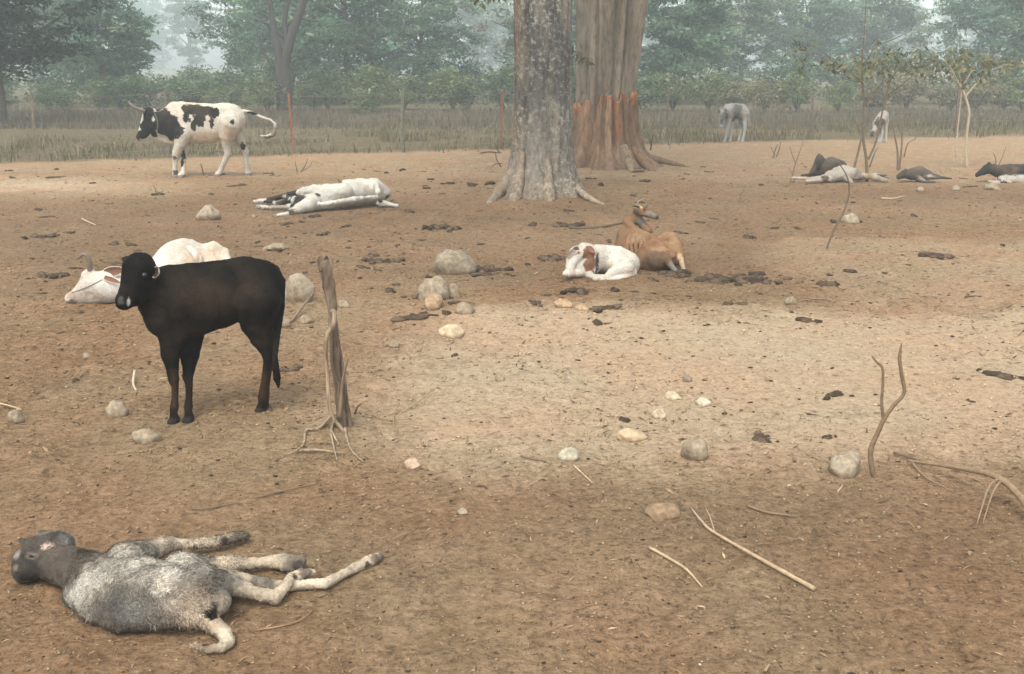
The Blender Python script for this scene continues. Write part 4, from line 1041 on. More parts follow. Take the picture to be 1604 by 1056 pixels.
# ---- white cow stretched out behind the black calf
def white_cow():
    Y = at_z(150, 474, 0)[1]; c = Cow(Y, 1.2, 'cow')
    c.A([(258, 436, .30, 38), (285, 421, .40, 47), (320, 426, .45, 40), (346, 428, .5, 28)], 14)
    c.A([(286, 384, .42, 8), (298, 383, .45, 7), (316, 391, .5, 7), (334, 387, .5, 9), (350, 396, .5, 9), (354, 412, .45, 9)], 9)
    c.A([(298, 390, .12, 6), (310, 404, .08, 7), (322, 414, .06, 7)], 9)
    c.A([(335, 404, .10, 11), (325, 410, .05, 8)], 9, None, 1, True)
    c.A([(250, 443, .22, 34), (208, 450, .06, 26), (182, 451, 0, 22)], 12)
    c.A([(166, 447, 0, 24), (144, 446, -.01, 19.5), (124, 461, -.03, 12), (114, 467, -.04, 9.5)], 6)
    c.A([(172, 459, 0, 15), (126, 468, -.03, 8)], 7); c.A([(110, 468, -.05, 8)], 4)
    c.A([(134, 430, -.03, 6), (141, 426, -.02, 7)], 6)
    c.A([(262, 462, .1, 20), (300, 470, -.05, 9), (340, 470, -.1, 6)], 6); c.A([(335, 445, .2, 22), (375, 452, .1, 10), (400, 458, .05, 6)], 6)
    W = (0.52, 0.49, 0.43)
    P = [c.patch(330, 400, 26, 24, (0.58, 0.47, 0.35), 30, 0.5, 0.5), c.patch(338, 390, 12, 12, (0.42, 0.37, 0.29), 12, 0.5, 0.5), c.patch(309, 402, 3, 8, (0.42, 0.27, 0.18), 8, 0.4, 0.5), c.patch(300, 405, 10, 20, (0.60, 0.49, 0.37), 16, 0.5, 0.6),
         c.patch(110, 463, 8, 6, (0.36, 0.27, 0.21), 10, 0.3, 0.3), c.patch(112, 473, 9, 4, (0.14, 0.12, 0.10), 9, 0.3, 0.3), c.patch(150, 466, 22, 4, (0.50, 0.42, 0.33), 9, 0.4, 0.5), c.patch(128, 436, 6, 2.5, (0.45, 0.42, 0.37), 5, 0.3, 0.4)]
    c.finish('white cow lying stretched out behind the black calf, one horn raised', 'cow', W, P, 600, 'coat', 1.0, None, None,
             [dict(n=9000, length=0.018, width=0.002, flow=(0.8, 0.1, -0.6), lift=0.25, mess=0.5, lighten=1.05)])
    q = lambda u, v, dy: np.array(c.a(u, v, dy, 1)[:3])
    c.tube('horn', [q(141, 428, -.03), q(140, 412, -.05), q(136, 401, -.06), q(129, 399, -.07), q(122, 407, -.07)], [4.5, 4.2, 3.6, 2.8, 1.2], 'horn', (0.15, 0.115, 0.085))
    c.ear(q(163, 428, -.04), q(196, 422, -.10), np.array([0, -1, 0.1]), 8.5, (0.55, 0.47, 0.38), (0.15, 0.082, 0.058), 0.4)
    c.ear(q(163, 434, -.12), q(190, 444, -.16), np.array([0, -1, 0.3]), 4.5, (0.60, 0.52, 0.44), (0.18, 0.09, 0.065), 0.4)
    pts = [c.hit(u, v) + TOCAM(c.hit(u, v)) * 0.006 for (u, v) in ((113, 458), (122, 455), (135, 450), (148, 444), (160, 438))]
    c.tube('rope', pts, [0.7, 0.7], 'rope', (0.24, 0.24, 0.23), 6, 0)
white_cow()

# ---- walking black and white bull
def bull():
    c = Cow(20.45, 0.8, 'bull'); n = (0, 1, 0)
    c.A([(283, 192, 0, 29), (302, 194, 0, 29.5), (325, 195, 0, 29), (345, 191, 0, 25), (363, 188, 0, 21)], 8, n, 0.58)
    c.A([(352, 172, 0, 9), (366, 174, 0, 9), (373, 182, 0, 9)], 8, n, 1.2)
    c.A([(265, 176, 0, 9), (273, 170, 0, 10), (281, 170, 0, 9)], 6, n, 0.7); c.A([(285, 168, 0, 7), (330, 169, 0, 6), (360, 170, 0, 6)], 6, n, 0.7)
    c.A([(278, 196, 0, 26), (257, 195, 0, 21), (241, 189, -.02, 14)], 7, n, 0.6)
    c.A([(244, 208, 0, 8), (258, 215, 0, 8), (276, 218, 0, 9)], 5, n, 0.4)
    c.A([(234, 181, -.05, 10.5), (229, 195, -.08, 9), (222, 210, -.12, 6), (219, 215, -.13, 5.5)], 4); c.A([(238, 193, -.05, 9), (227, 211, -.1, 5)], 4)
    c.A([(225, 173, -.16, 4), (241, 174, .06, 4)], 4)
    c.leg(-.14, [(287, 210, 14), (282, 226, 9), (277, 238, 6.5), (275, 246, 5.3), (274, 256, 3.5), (274, 264, 3.6), (274, 269, 4.3), (276, 275, 4.6)], 3, .2)
    c.leg(.14, [(291, 212, 12), (290, 228, 7.5), (288, 240, 5.5), (287, 249, 5), (287, 258, 3.5), (287, 266, 3.6), (287, 271, 4.2), (284, 277, 4.6)], 3, .2)
    c.leg(-.14, [(361, 194, 18), (356, 213, 12), (355, 228, 7), (357, 240, 5.4), (354, 248, 4.2), (349, 259, 3.6), (346, 267, 4.2), (342, 274, 4.6)], 3, .2)
    c.leg(.14, [(368, 196, 15), (373, 213, 10), (380, 228, 6), (385, 238, 5.2), (385, 247, 4.0), (386, 258, 3.6), (387, 265, 4.2), (389, 272, 4.6)], 3, .2)
    c.A([(371, 176, 0, 4), (382, 174, 0, 2.6), (394, 176, 0, 2.2), (408, 183, 0, 1.9), (424, 188, 0, 1.8), (431, 194, 0, 2.0), (431, 203, 0, 3.0), (427, 211, 0, 3.6), (418, 215, 0, 2.6), (408, 212, 0, 1)], 1)
    W = (0.47, 0.435, 0.365); B = (0.012, 0.011, 0.011)
    P = [c.patch(300, 165, 30, 12, (0.55, 0.48, 0.37), 30, 0.4, 0.5), c.patch(330, 215, 34, 9, (0.42, 0.335, 0.24), 20, 0.4, 0.5), c.patch(360, 210, 10, 12, (0.44, 0.35, 0.26), 12, 0.4, 0.5), c.patch(272, 225, 18, 8, (0.50, 0.42, 0.32), 14, 0.4, 0.5),
         c.patch(262, 198, 19, 22, B, 26, 0.25, 0.08), c.patch(254, 185, 14, 14, B, 26, 0.25, 0.08), c.patch(275, 205, 11, 13, B, 12, 0.3, 0.08),
         c.patch(233, 192, 14, 24, B, 26, 0.08, 0.08), c.patch(221, 212, 10, 11, B, 20, 0.05, 0.1), c.patch(222, 182, 4.4, 13, (0.47, 0.435, 0.365), 14, 0.12, 0.1), c.patch(240, 187, 2, 5, (0.5, 0.46, 0.4), 4, 0.2, 0.2), c.patch(221, 219, 3, 2, (0.4, 0.35, 0.3), 5, 0.2, 0.2),
         c.patch(298, 172, 14, 9, B, 18, 0.35, 0.06), c.patch(320, 174, 20, 11, B, 18, 0.35, 0.06), c.patch(312, 188, 10, 12, B, 10, 0.4, 0.06), c.patch(332, 178, 10, 8, B, 12, 0.35, 0.06), c.patch(292, 184, 5.5, 10, B, 8, 0.4, 0.08),
         c.patch(303, 197, 4, 7, B, 8, 0.4, 0.1), c.patch(331, 191, 4, 9, B, 8, 0.5, 0.1), c.patch(325, 184, 3, 4, W, 5, 0.3, 0.1), c.patch(364, 191, 3.6, 4.2, B, 5, 0.15, 0.08),
         c.patch(380, 230, 5, 6, B, 6, 0.3, 0.1), c.patch(287, 242, 3, 8, B, 8, 0.4, 0.1), c.patch(285, 255, 3, 6, B, 6, 0.4, 0.1), c.patch(273, 247, 4, 3.5, (0.10, 0.08, 0.07), 6, 0.3, 0.2), c.patch(275, 271, 5, 5, (0.06, 0.05, 0.045), 8, 0.2, 0.2), c.patch(395, 177, 10, 3, B, 6, 0.3, 0.1), c.patch(429, 208, 5, 10, (0.20, 0.17, 0.11), 8, 0.3, 0.3), c.patch(420, 216, 10, 3, (0.07, 0.06, 0.04), 8, 0.3, 0.3), c.patch(236, 173, 6, 3, B, 8, 0.2, 0.1)]
    c.finish('black and white horned bull walking left along the fence', 'bull', W, P, 700, 'coat', 0.6, None, (0.05, (0.18, 0.15, 0.12)), [dict(n=5000, length=0.035, width=0.005, flow=(0.8, 0, -0.7), lift=0.15, mess=0.5, vary=0.8)], 0.6, 0.3)
    q = lambda u, v, dy: np.array(c.a(u, v, dy, 1)[:3])
    c.tube('horn', [q(226, 174, -.18), q(216, 171, -.26), q(207, 165, -.30), q(201, 160, -.30)], [3.2, 2.7, 2.0, 0.7], 'horn', (0.16, 0.14, 0.12))
    c.tube('horn', [q(240, 174, .06), q(241, 168, .12), q(237, 162, .16), q(230, 159, .16)], [3.0, 2.5, 1.8, 0.7], 'horn', (0.05, 0.048, 0.045))
    c.ear(q(242, 179, .02), q(251, 172, .10), np.array([0, -1, 0]), 4, B, (0.05, 0.04, 0.04))
    c.eye(235, 185, 1.4)
    pts = [c.hit(u, v) + TOCAM(c.hit(u, v)) * 0.012 for (u, v) in ((242, 178), (246, 187), (247, 197), (246, 207))]
    c.tube('rope', pts, [1.0, 1.0], 'rope', (0.10, 0.10, 0.10), 6, 0)
bull()

# ---- dead white cow left of the big trunk
def dead_white():
    Y = at_z(540, 326, 0)[1]; c = Cow(Y, 0.9, 'dead_cow'); Z = (0, 0.3, 0.95)
    c.L([(597, 303, .17, 13), (578, 303, .19, 19), (555, 304, .20, 21.5), (532, 308, .19, 20), (510, 313, .16, 17), (488, 319, .12, 13.5), (470, 326, .08, 9.5)], 8, Z, 0.85)
    c.L([(540, 299, .29, 12), (510, 298, .30, 8.5), (492, 297, .29, 7), (474, 300, .27, 5.5)], 14)
    c.L([(476, 300, .27, 5), (452, 305, .18, 4), (430, 311, .10, 3.6), (415, 314, .06, 3), (398, 316, .04, 2.6)], 4)
    c.L([(492, 313, .18, 11), (468, 315, .14, 8), (452, 313, .11, 4.5), (438, 320, .07, 3.4), (424, 316, .06, 2.8), (414, 316, .05, 2.6)], 4)
    c.L([(468, 323, .09, 7), (450, 324, .05, 3.4), (425, 325, .04, 2.8), (403, 323, .03, 2.4)], 4)
    c.L([(468, 328, .07, 6.5), (456, 331, .05, 4.5), (450, 335, .03, 3.4), (436, 337, .02, 2.6)], 4)
    c.L([(540, 286, .35, 4.5), (562, 284, .36, 4.5), (588, 285, .35, 5), (597, 292, .29, 4.5), (604, 301, .20, 4.5), (609, 304, .13, 3)], 14)
    c.L([(589, 287, .34, 4), (592, 301, .27, 4), (596, 315, .13, 3.5)], 9)
    c.L([(500, 320, .22, 3.5), (525, 317, .26, 3.5), (555, 312, .28, 3.5), (590, 309, .24, 3)], 9)
    c.L([(596, 318, .07, 6), (608, 320, .05, 3.6), (622, 322, .03, 2.6)], 4)
    c.L([(515, 296, .40, 3), (521, 306, .36, 3), (518, 316, .30, 2.5)], 10, None, 1, True)
    c.L([(548, 322, .17, 5), (575, 321, .17, 5)], 12, None, 1, True)
    W = (0.46, 0.45, 0.395); B = (0.026, 0.021, 0.021)
    P = [c.patchl(468, 314, 14, B, 0.15, 0.1), c.patchl(460, 304, 11, B, 0.15, 0.1), c.patchl(446, 306, 18, B, 0.15, 0.1), c.patchl(428, 311, 18, B, 0.15, 0.1), c.patchl(440, 319, 16, B, 0.15, 0.1), c.patchl(447, 309, 5, (0.45, 0.42, 0.36), 0.4, 0.1), c.patchl(404, 315, 10, (0.30, 0.25, 0.19), 0.3, 0.2), c.patchl(435, 325, 14, (0.30, 0.27, 0.23), 0.6, 0.3), c.patchl(454, 330, 7, (0.08, 0.06, 0.05), 0.5, 0.2), c.patchl(498, 305, 4.6, (0.03, 0.03, 0.03), 0.25, 0.15), c.patchl(478, 309, 2.6, (0.16, 0.11, 0.10), 0.2, 0.2),
         c.patchl(560, 322, 22, (0.43, 0.41, 0.35), 0.5, 0.3), c.patchl(607, 308, 4, (0.06, 0.05, 0.045), 0.4, 0.3), c.patchl(597, 316, 7, (0.12, 0.10, 0.09), 0.5, 0.3), c.patchl(516, 330, 12, (0.40, 0.36, 0.29), 0.5, 0.4)]
    c.finish('bony dead white cow with black outstretched legs left of the big trunk', 'cow', W, P, 800, 'coat', 1.6, None, None, [dict(n=7000, length=0.03, width=0.004, flow=(-0.9, 0, -0.4), lift=0.2, mess=0.6, vary=0.9)])
dead_white()

# ---- curled white and brown calf
def curled_calf():
    Y = at_z(945, 434, 0)[1] + .12; c = Cow(Y, 0.9, 'calf')
    c.A([(984, 414, .08, 19), (966, 409, .10, 22), (945, 406, .08, 21), (930, 407, .02, 19)], 7)
    c.A([(935, 400, .02, 17), (920, 400, -.04, 14)], 6)
    c.A([(918, 394, -.06, 12), (904, 398, -.12, 12.5), (896, 409, -.18, 9), (893, 420, -.22, 7), (893, 426, -.23, 6.5)], 4)
    c.A([(912, 384, -.05, 4), (924, 386, -.03, 4)], 4); c.A([(918, 412, -.08, 13), (905, 418, -.14, 9)], 5)
    c.A([(926, 420, -.05, 13), (908, 427, -.16, 7), (890, 429, -.24, 5), (886, 429, -.25, 5)], 4)
    c.A([(915, 428, -.1, 7), (930, 434, -.2, 4.5), (940, 434, -.22, 4)], 3)
    c.A([(978, 418, -.05, 16), (958, 428, -.18, 7.5), (950, 434, -.22, 5), (932, 437, -.26, 4)], 4); c.A([(990, 428, -.02, 8), (968, 437, -.2, 4.5), (944, 440, -.26, 4)], 3)
    c.A([(944, 390, .10, 5), (970, 392, .12, 5), (988, 402, .10, 5)], 6)
    W = (0.48, 0.45, 0.39); BR = (0.165, 0.070, 0.040)
    P = [c.patch(922, 400, 9.5, 13, BR, 14, 0.2, 0.1), c.patch(925, 416, 10, 12, (0.175, 0.082, 0.05), 14, 0.2, 0.12), c.patch(935, 413, 3.2, 17, (0.035, 0.03, 0.028), 10, 0.3, 0.15), c.patch(932, 402, 1.6, 2, (0.4, 0.35, 0.32), 3, 0.2, 0.2), c.patch(903, 389, 7, 3.4, (0.06, 0.04, 0.032), 8, 0.3, 0.15), c.patch(892, 400, 5, 7, (0.28, 0.23, 0.20), 8, 0.3, 0.3), c.patch(906, 396, 4, 2.5, (0.16, 0.08, 0.055), 4, 0.3, 0.2),
         c.patch(984, 425, 10, 9, (0.55, 0.47, 0.38), 12, 0.4, 0.5), c.patch(960, 412, 16, 12, (0.58, 0.53, 0.44), 10, 0.5, 0.5), c.patch(895, 426, 12, 6, (0.60, 0.53, 0.46), 12, 0.3, 0.4)]
    c.finish('white calf with brown neck patch curled up beside the brown cow', 'calf', W, P, 900, 'coat', 0.6, None, None, [dict(n=5000, length=0.022, width=0.003, flow=(0.9, 0, -0.5), lift=0.2, mess=0.5, vary=0.9)])
    q = lambda u, v, dy: np.array(c.a(u, v, dy, 1)[:3])
    c.ear(q(900, 391, -.20), q(889, 405, -.24), np.array([0.2, -1, 0]), 4, (0.34, 0.28, 0.24), (0.26, 0.2, 0.17)); c.eye(902, 399, 1.5)
    c.ear(q(922, 388, -.12), q(932, 396, -.16), np.array([0.2, -1, 0]), 4, BR, (0.2, 0.1, 0.07))
curled_calf()

# ---- bony brown cow lying with its back to the camera
def brown_cow():
    Y = at_z(1040, 428, 0)[1] + .25; c = Cow(Y, 0.9, 'cow')
    c.A([(1042, 402, 0, 22), (1026, 402, .25, 25), (1003, 398, .55, 28), (987, 386, .85, 23), (980, 370, 1.05, 16)], 9)
    c.A([(981, 346, 1.08, 6), (996, 361, .85, 6), (1012, 369, .5, 6), (1026, 375, .2, 7)], 12)
    c.A([(1024, 378, .0, 5.5), (1012, 386, -.02, 5), (1002, 393, .05, 4.5)], 7)
    c.A([(1028, 376, .05, 6), (1044, 371, .12, 9), (1053, 371, .10, 8), (1061, 384, .02, 8), (1066, 402, -.05, 7), (1068, 414, -.08, 4.5)], 7)
    c.A([(1030, 378, -.02, 4), (1044, 388, -.12, 4), (1055, 402, -.2, 4)], 5)
    c.A([(1030, 404, -.12, 20), (1012, 412, .0, 18)], 8)
    c.A([(1052, 385, -.12, 7)], 8, None, 1, True)
    c.A([(1044, 406, -.22, 7), (1053, 418, -.27, 4), (1061, 427, -.30, 3.6), (1066, 429, -.33, 3)], 4); c.A([(1067, 408, -.1, 5), (1070, 420, -.15, 3.6), (1073, 428, -.2, 3.2)], 3)
    c.A([(984, 364, 1.08, 14), (988, 350, 1.1, 10), (996, 337, 1.06, 8), (1000, 330, 1.02, 7.5)], 6)
    c.A([(999, 328, 1.0, 7.5), (1009, 333, .95, 6.8), (1021, 337, .90, 5.2), (1028, 340, .87, 4.4)], 4)
    c.A([(998, 342, 1.04, 8), (1007, 352, 1.02, 7), (1016, 362, .95, 7)], 6); c.A([(975, 385, .95, 12), (974, 398, .8, 14)], 8)
    for i in range(4): c.A([(986 + 7 * i, 366 + 3 * i, .80 - .14 * i, 3), (982 + 7 * i, 384 + 2 * i, .45 - .12 * i, 3), (985 + 7 * i, 402, .25 - .1 * i, 3)], 4)
    T = (0.185, 0.098, 0.050); L = (0.25, 0.152, 0.080); D = (0.105, 0.064, 0.040); G = (0.16, 0.145, 0.125)
    P = [c.patch(1000, 370, 24, 16, L, 40, 0.4, 0.5), c.patch(1050, 378, 16, 16, L, 20, 0.4, 0.5), c.patch(1028, 408, 26, 20, D, 20, 0.4, 0.4), c.patch(980, 392, 14, 14, (0.26, 0.12, 0.058), 20, 0.5, 0.5), c.patch(967, 372, 4, 10, (0.12, 0.07, 0.04), 10, 0.4, 0.4), c.patch(1036, 390, 20, 3, L, 10, 0.5, 0.5),
         c.patch(1055, 420, 9, 10, G, 10, 0.3, 0.3), c.patch(1070, 418, 4, 10, (0.30, 0.25, 0.19), 8, 0.3, 0.3), c.patch(1066, 405, 5, 12, (0.42, 0.30, 0.19), 8, 0.3, 0.4), c.patch(1018, 336, 11, 7, G, 10, 0.2, 0.2), c.patch(1030, 341, 4, 4.5, (0.05, 0.05, 0.05), 6, 0.2, 0.2), c.patch(1004, 348, 8, 10, (0.13, 0.115, 0.095), 9, 0.3, 0.25), c.patch(997, 334, 5, 12, (0.10, 0.07, 0.05), 8, 0.3, 0.25), c.patch(1000, 323, 9, 3, (0.42, 0.27, 0.16), 8, 0.3, 0.3)]
    c.finish('bony brown cow lying with its rump to the camera and head turned right', 'cow', T, P, 1000, 'coat', 0.7, None, None, [dict(n=6000, length=0.024, width=0.003, flow=(0.6, -0.6, -0.6), lift=0.2, mess=0.5, vary=0.9)])
    q = lambda u, v, dy: np.array(c.a(u, v, dy, 1)[:3])
    c.tube('horn', [q(998, 324, .98), q(1000, 316, .98), q(1009, 311, .98)], [2.0, 1.6, 0.6], 'horn', (0.22, 0.17, 0.12)); c.tube('horn', [q(1008, 328, .92), q(1013, 322, .90), q(1015, 317, .90)], [2.0, 1.5, 0.6], 'horn', (0.13, 0.11, 0.09))
    c.ear(q(1002, 325, .94), q(990, 322, .90), np.array([0, -0.7, -0.6]), 2.6, (0.40, 0.26, 0.15), (0.12, 0.07, 0.05)); c.eye(1010, 331, 1.2)
brown_cow()

# ---- calves by the fence
def fence_calf():
    Y = at_z(1150, 222, 0)[1]; c = Cow(Y, 0.55, 'calf'); n = (0, 1, 0)
    c.A([(1142, 175, -.1, 10.5), (1152, 175, 0, 11), (1161, 176, .1, 10.5), (1167, 178, .1, 7.5)], 3, n, 0.75); c.A([(1138, 166, -.15, 3), (1152, 165, 0, 3), (1164, 166, .1, 3), (1170, 173, .1, 3)], 3)
    c.A([(1140, 176, -.15, 10), (1134, 176, -.3, 7.5), (1132, 176, -.38, 6.2), (1131, 187, -.46, 4.8), (1130, 198, -.5, 3)], 3)
    c.leg(-.2, [(1142, 184, 5.5), (1141, 196, 3), (1139, 204, 2.4), (1137, 213, 1.9), (1135, 222, 2.3)], 2, .3); c.leg(.0, [(1147, 184, 5), (1146, 198, 2.6), (1146, 206, 2.2), (1145, 213, 1.7), (1144, 221, 2.2)], 2, .3)
    c.leg(.0, [(1166, 180, 7), (1166, 192, 4), (1167, 201, 2.8), (1165, 212, 2), (1163, 222, 2.4)], 2, .3); c.leg(.25, [(1161, 182, 6), (1161, 194, 3.4), (1162, 202, 2.5), (1159, 212, 1.9), (1157, 221, 2.2)], 2, .3)
    c.A([(1170, 172, .05, 2.5), (1173, 180, .0, 1.8), (1172, 196, .0, 1.6)], 2)
    W = (0.25, 0.25, 0.23); G = (0.085, 0.085, 0.082)
    P = [c.patch(1155, 177, 14, 11, G, 20, 0.5, 0.4), c.patch(1163, 178, 4, 8, (0.20, 0.2, 0.19), 14, 0.4, 0.4), c.patch(1137, 182, 7, 8, (0.10, 0.10, 0.10), 12, 0.2, 0.2), c.patch(1131, 187, 4, 8, (0.08, 0.08, 0.08), 10, 0.2, 0.2), c.patch(1133, 170, 5, 2.4, (0.14, 0.13, 0.13), 6, 0.2, 0.2), c.patch(1150, 188, 4, 3, (0.09, 0.085, 0.08), 6, 0.3, 0.3)]
    c.finish('thin grey and white calf standing with lowered head by the fence', 'calf', W, P, 1100, 'coat', 0.3)
    q = lambda u, v, dy: np.array(c.a(u, v, dy, 1)[:3])
    c.ear(q(1128, 173, -.5), q(1124, 178, -.5), np.array([0, -1, 0]), 2, W, G); c.ear(q(1135, 173, -.5), q(1140, 174, -.5), np.array([0, -1, 0]), 2, W, G)
fence_calf()
def grazing_calf():
    Y = at_z(1380, 222, 0)[1]; c = Cow(Y, 0.55, 'calf')
    c.A([(1384, 181, .2, 8), (1380, 188, .0, 9), (1374, 195, -.2, 7.5)], 3); c.A([(1376, 196, -.2, 6), (1370, 203, -.4, 4.2), (1366, 211, -.5, 3)], 3)
    c.leg(.1, [(1388, 188, 5), (1388, 198, 3), (1388, 206, 2.2), (1388, 213, 1.7), (1388, 222, 2)], 2, .3); c.leg(-.1, [(1381, 192, 5), (1381, 202, 2.6), (1382, 208, 2.1), (1381, 214, 1.7), (1380, 222, 2)], 2, .3)
    c.leg(-.2, [(1374, 197, 4.5), (1375, 205, 2.4), (1375, 210, 2), (1374, 216, 1.6), (1373, 223, 2)], 2, .3); c.leg(.0, [(1377, 195, 4), (1379, 205, 2.2), (1378, 211, 1.8), (1377, 216, 1.6), (1377, 222, 2)], 2, .3)
    W = (0.27, 0.25, 0.215); B = (0.045, 0.04, 0.032)
    P = [c.patch(1380, 191, 9, 8, B, 14, 0.4, 0.15), c.patch(1375, 197, 4, 4, B, 9, 0.3, 0.15), c.patch(1366, 210, 4, 5, B, 6, 0.3, 0.2)]
    c.finish('small white and brown calf grazing behind the leafy sapling', 'calf', W, P, 1150, 'coat', 0.3)
grazing_calf()

# ---- dead animals at the right
def dead_dark():
    Y = at_z(1300, 276, 0)[1]; c = Cow(Y, 0.6, 'dead_calf')
    c.A([(1316, 262, .15, 11), (1302, 259, .1, 13), (1288, 263, .0, 12)], 4); c.A([(1288, 256, 0, 8), (1284, 249, -.05, 6.5), (1278, 261, -.15, 5), (1271, 271, -.2, 3.4)], 3); c.A([(1290, 268, 0, 8), (1270, 274, -.1, 3), (1256, 275, -.1, 2)], 3)
    c.A([(1283, 244, -.02, 3)], 2)
    c.finish('dark dead calf slumped behind the white carcass under the sapling', 'calf', (0.062, 0.053, 0.045), [c.patch(1308, 250, 12, 6, (0.10, 0.085, 0.07), 20, .5, .5), c.patch(1282, 258, 6, 9, (0.03, 0.027, 0.025), 10, .3, .3)], 1200, 'coat', 0.6)
dead_dark()
def dead_pale():
    Y = at_z(1315, 286, 0)[1] + .1; c = Cow(Y, 0.6, 'dead_cow')
    c.A([(1300, 276, 0, 9), (1316, 273, .05, 11), (1334, 274, .05, 9.5), (1346, 276, .05, 7)], 4); c.A([(1308, 265, .0, 3), (1322, 262, .05, 3.5), (1338, 266, .05, 3)], 4)
    c.A([(1296, 278, -.05, 5), (1272, 280, -.1, 3), (1256, 279, -.1, 2.4), (1240, 279, -.1, 1.8)], 3); c.A([(1300, 281, -.1, 4), (1280, 283, -.15, 2.4), (1262, 284, -.15, 1.8)], 3)
    c.A([(1344, 278, .0, 5), (1362, 276, .0, 5), (1374, 279, -.05, 4.6), (1387, 283, -.1, 3)], 3); c.A([(1350, 274, .1, 4), (1372, 274, .2, 2.5), (1392, 277, .2, 2)], 3); c.A([(1326, 280, -.15, 5), (1334, 286, -.2, 3)], 3)
    W = (0.33, 0.31, 0.27); B = (0.045, 0.04, 0.036)
    c.finish('white and black carcass lying below the leafy sapling', 'cow', W, [c.patch(1292, 281, 6, 6, B, 8, .5, .2), c.patch(1345, 272, 8, 7, (0.16, 0.15, 0.135), 9, .6, .3), c.patch(1350, 280, 7, 5, (0.11, 0.10, 0.09), 8, .6, .3), c.patch(1324, 284, 9, 3.5, (0.20, 0.18, 0.16), 8, .6, .3), c.patch(1382, 275, 11, 2, B, 8, .3, .2), c.patch(1260, 280, 14, 5, (0.36, 0.31, 0.25), 10, .4, .3), c.patch(1360, 277, 4, 4, (.3, .26, .22), 5, .4, .3)], 1250, 'coat', 1.4, dirt=1.6)
dead_pale()
def dead_grey_small():
    Y = at_z(1440, 286, 0)[1] + .1; c = Cow(Y, 0.6, 'dead_calf')
    c.A([(1428, 273, 0, 9), (1440, 271, .05, 11), (1451, 274, .05, 8.5)], 4); c.A([(1424, 273, -.02, 7), (1416, 273, -.05, 6.5), (1408, 277, -.1, 4.2)], 3); c.A([(1419, 267, -.05, 2.6)], 2)
    c.A([(1452, 274, 0, 6), (1466, 276, 0, 3), (1476, 278, 0, 2.2), (1490, 280, 0, 1.6)], 3); c.A([(1448, 278, -.05, 4), (1462, 279, -.1, 2.4), (1476, 278, -.1, 2)], 3); c.A([(1438, 280, -.1, 5), (1448, 284, -.2, 3), (1464, 286, -.2, 2)], 3)
    c.finish('small dark brown dead calf lying between the two saplings', 'calf', (0.072, 0.060, 0.048), [c.patch(1413, 273, 8, 7, (0.035, 0.031, 0.028), 9, .3, .3), c.patch(1445, 279, 5, 5, (0.20, 0.17, 0.14), 7, .4, .4), c.patch(1458, 275, 6, 2.5, (0.30, 0.26, 0.22), 7, .4, .3), c.patch(1442, 262, 9, 4, (0.11, 0.09, 0.07), 9, .4, .5)], 1300, 'coat', 0.6)
dead_grey_small()
def dead_black():
    Y = at_z(1580, 286, 0)[1] + .25; c = Cow(Y, 0.7, 'dead_cow')
    c.A([(1562, 268, 0, 9), (1580, 269, .05, 12), (1604, 271, .1, 14), (1628, 274, .1, 13), (1645, 276, .1, 10)], 5); c.A([(1556, 265, -.02, 8), (1546, 265, -.05, 7.5), (1536, 271, -.1, 4.6), (1531, 274, -.12, 3.4)], 3)
    c.A([(1570, 281, -.1, 7), (1586, 282, -.1, 8), (1606, 285, -.05, 8)], 5); c.A([(1572, 284, -.2, 4), (1558, 286, -.3, 2.6), (1548, 284, -.35, 2)], 3); c.A([(1580, 288, -.2, 4), (1566, 291, -.3, 2.6), (1550, 290, -.35, 2)], 3)
    c.A([(1549, 257, -.02, 3)], 2)
    B = (0.022, 0.022, 0.023); W = (0.34, 0.315, 0.27)
    c.finish('black cow with a white belly lying dead at the right edge', 'cow', B, [c.patch(1580, 281, 18, 5.5, W, 10, .25, .12), c.patch(1602, 285, 14, 7, W, 10, .25, .12), c.patch(1556, 286, 14, 5, (0.36, 0.31, 0.25), 12, .3, .3), c.patch(1600, 277, 14, 3, (0.30, 0.29, 0.26), 8, .4, .3)], 1350, 'coat', 1.0, dirt=1.5)
dead_black()
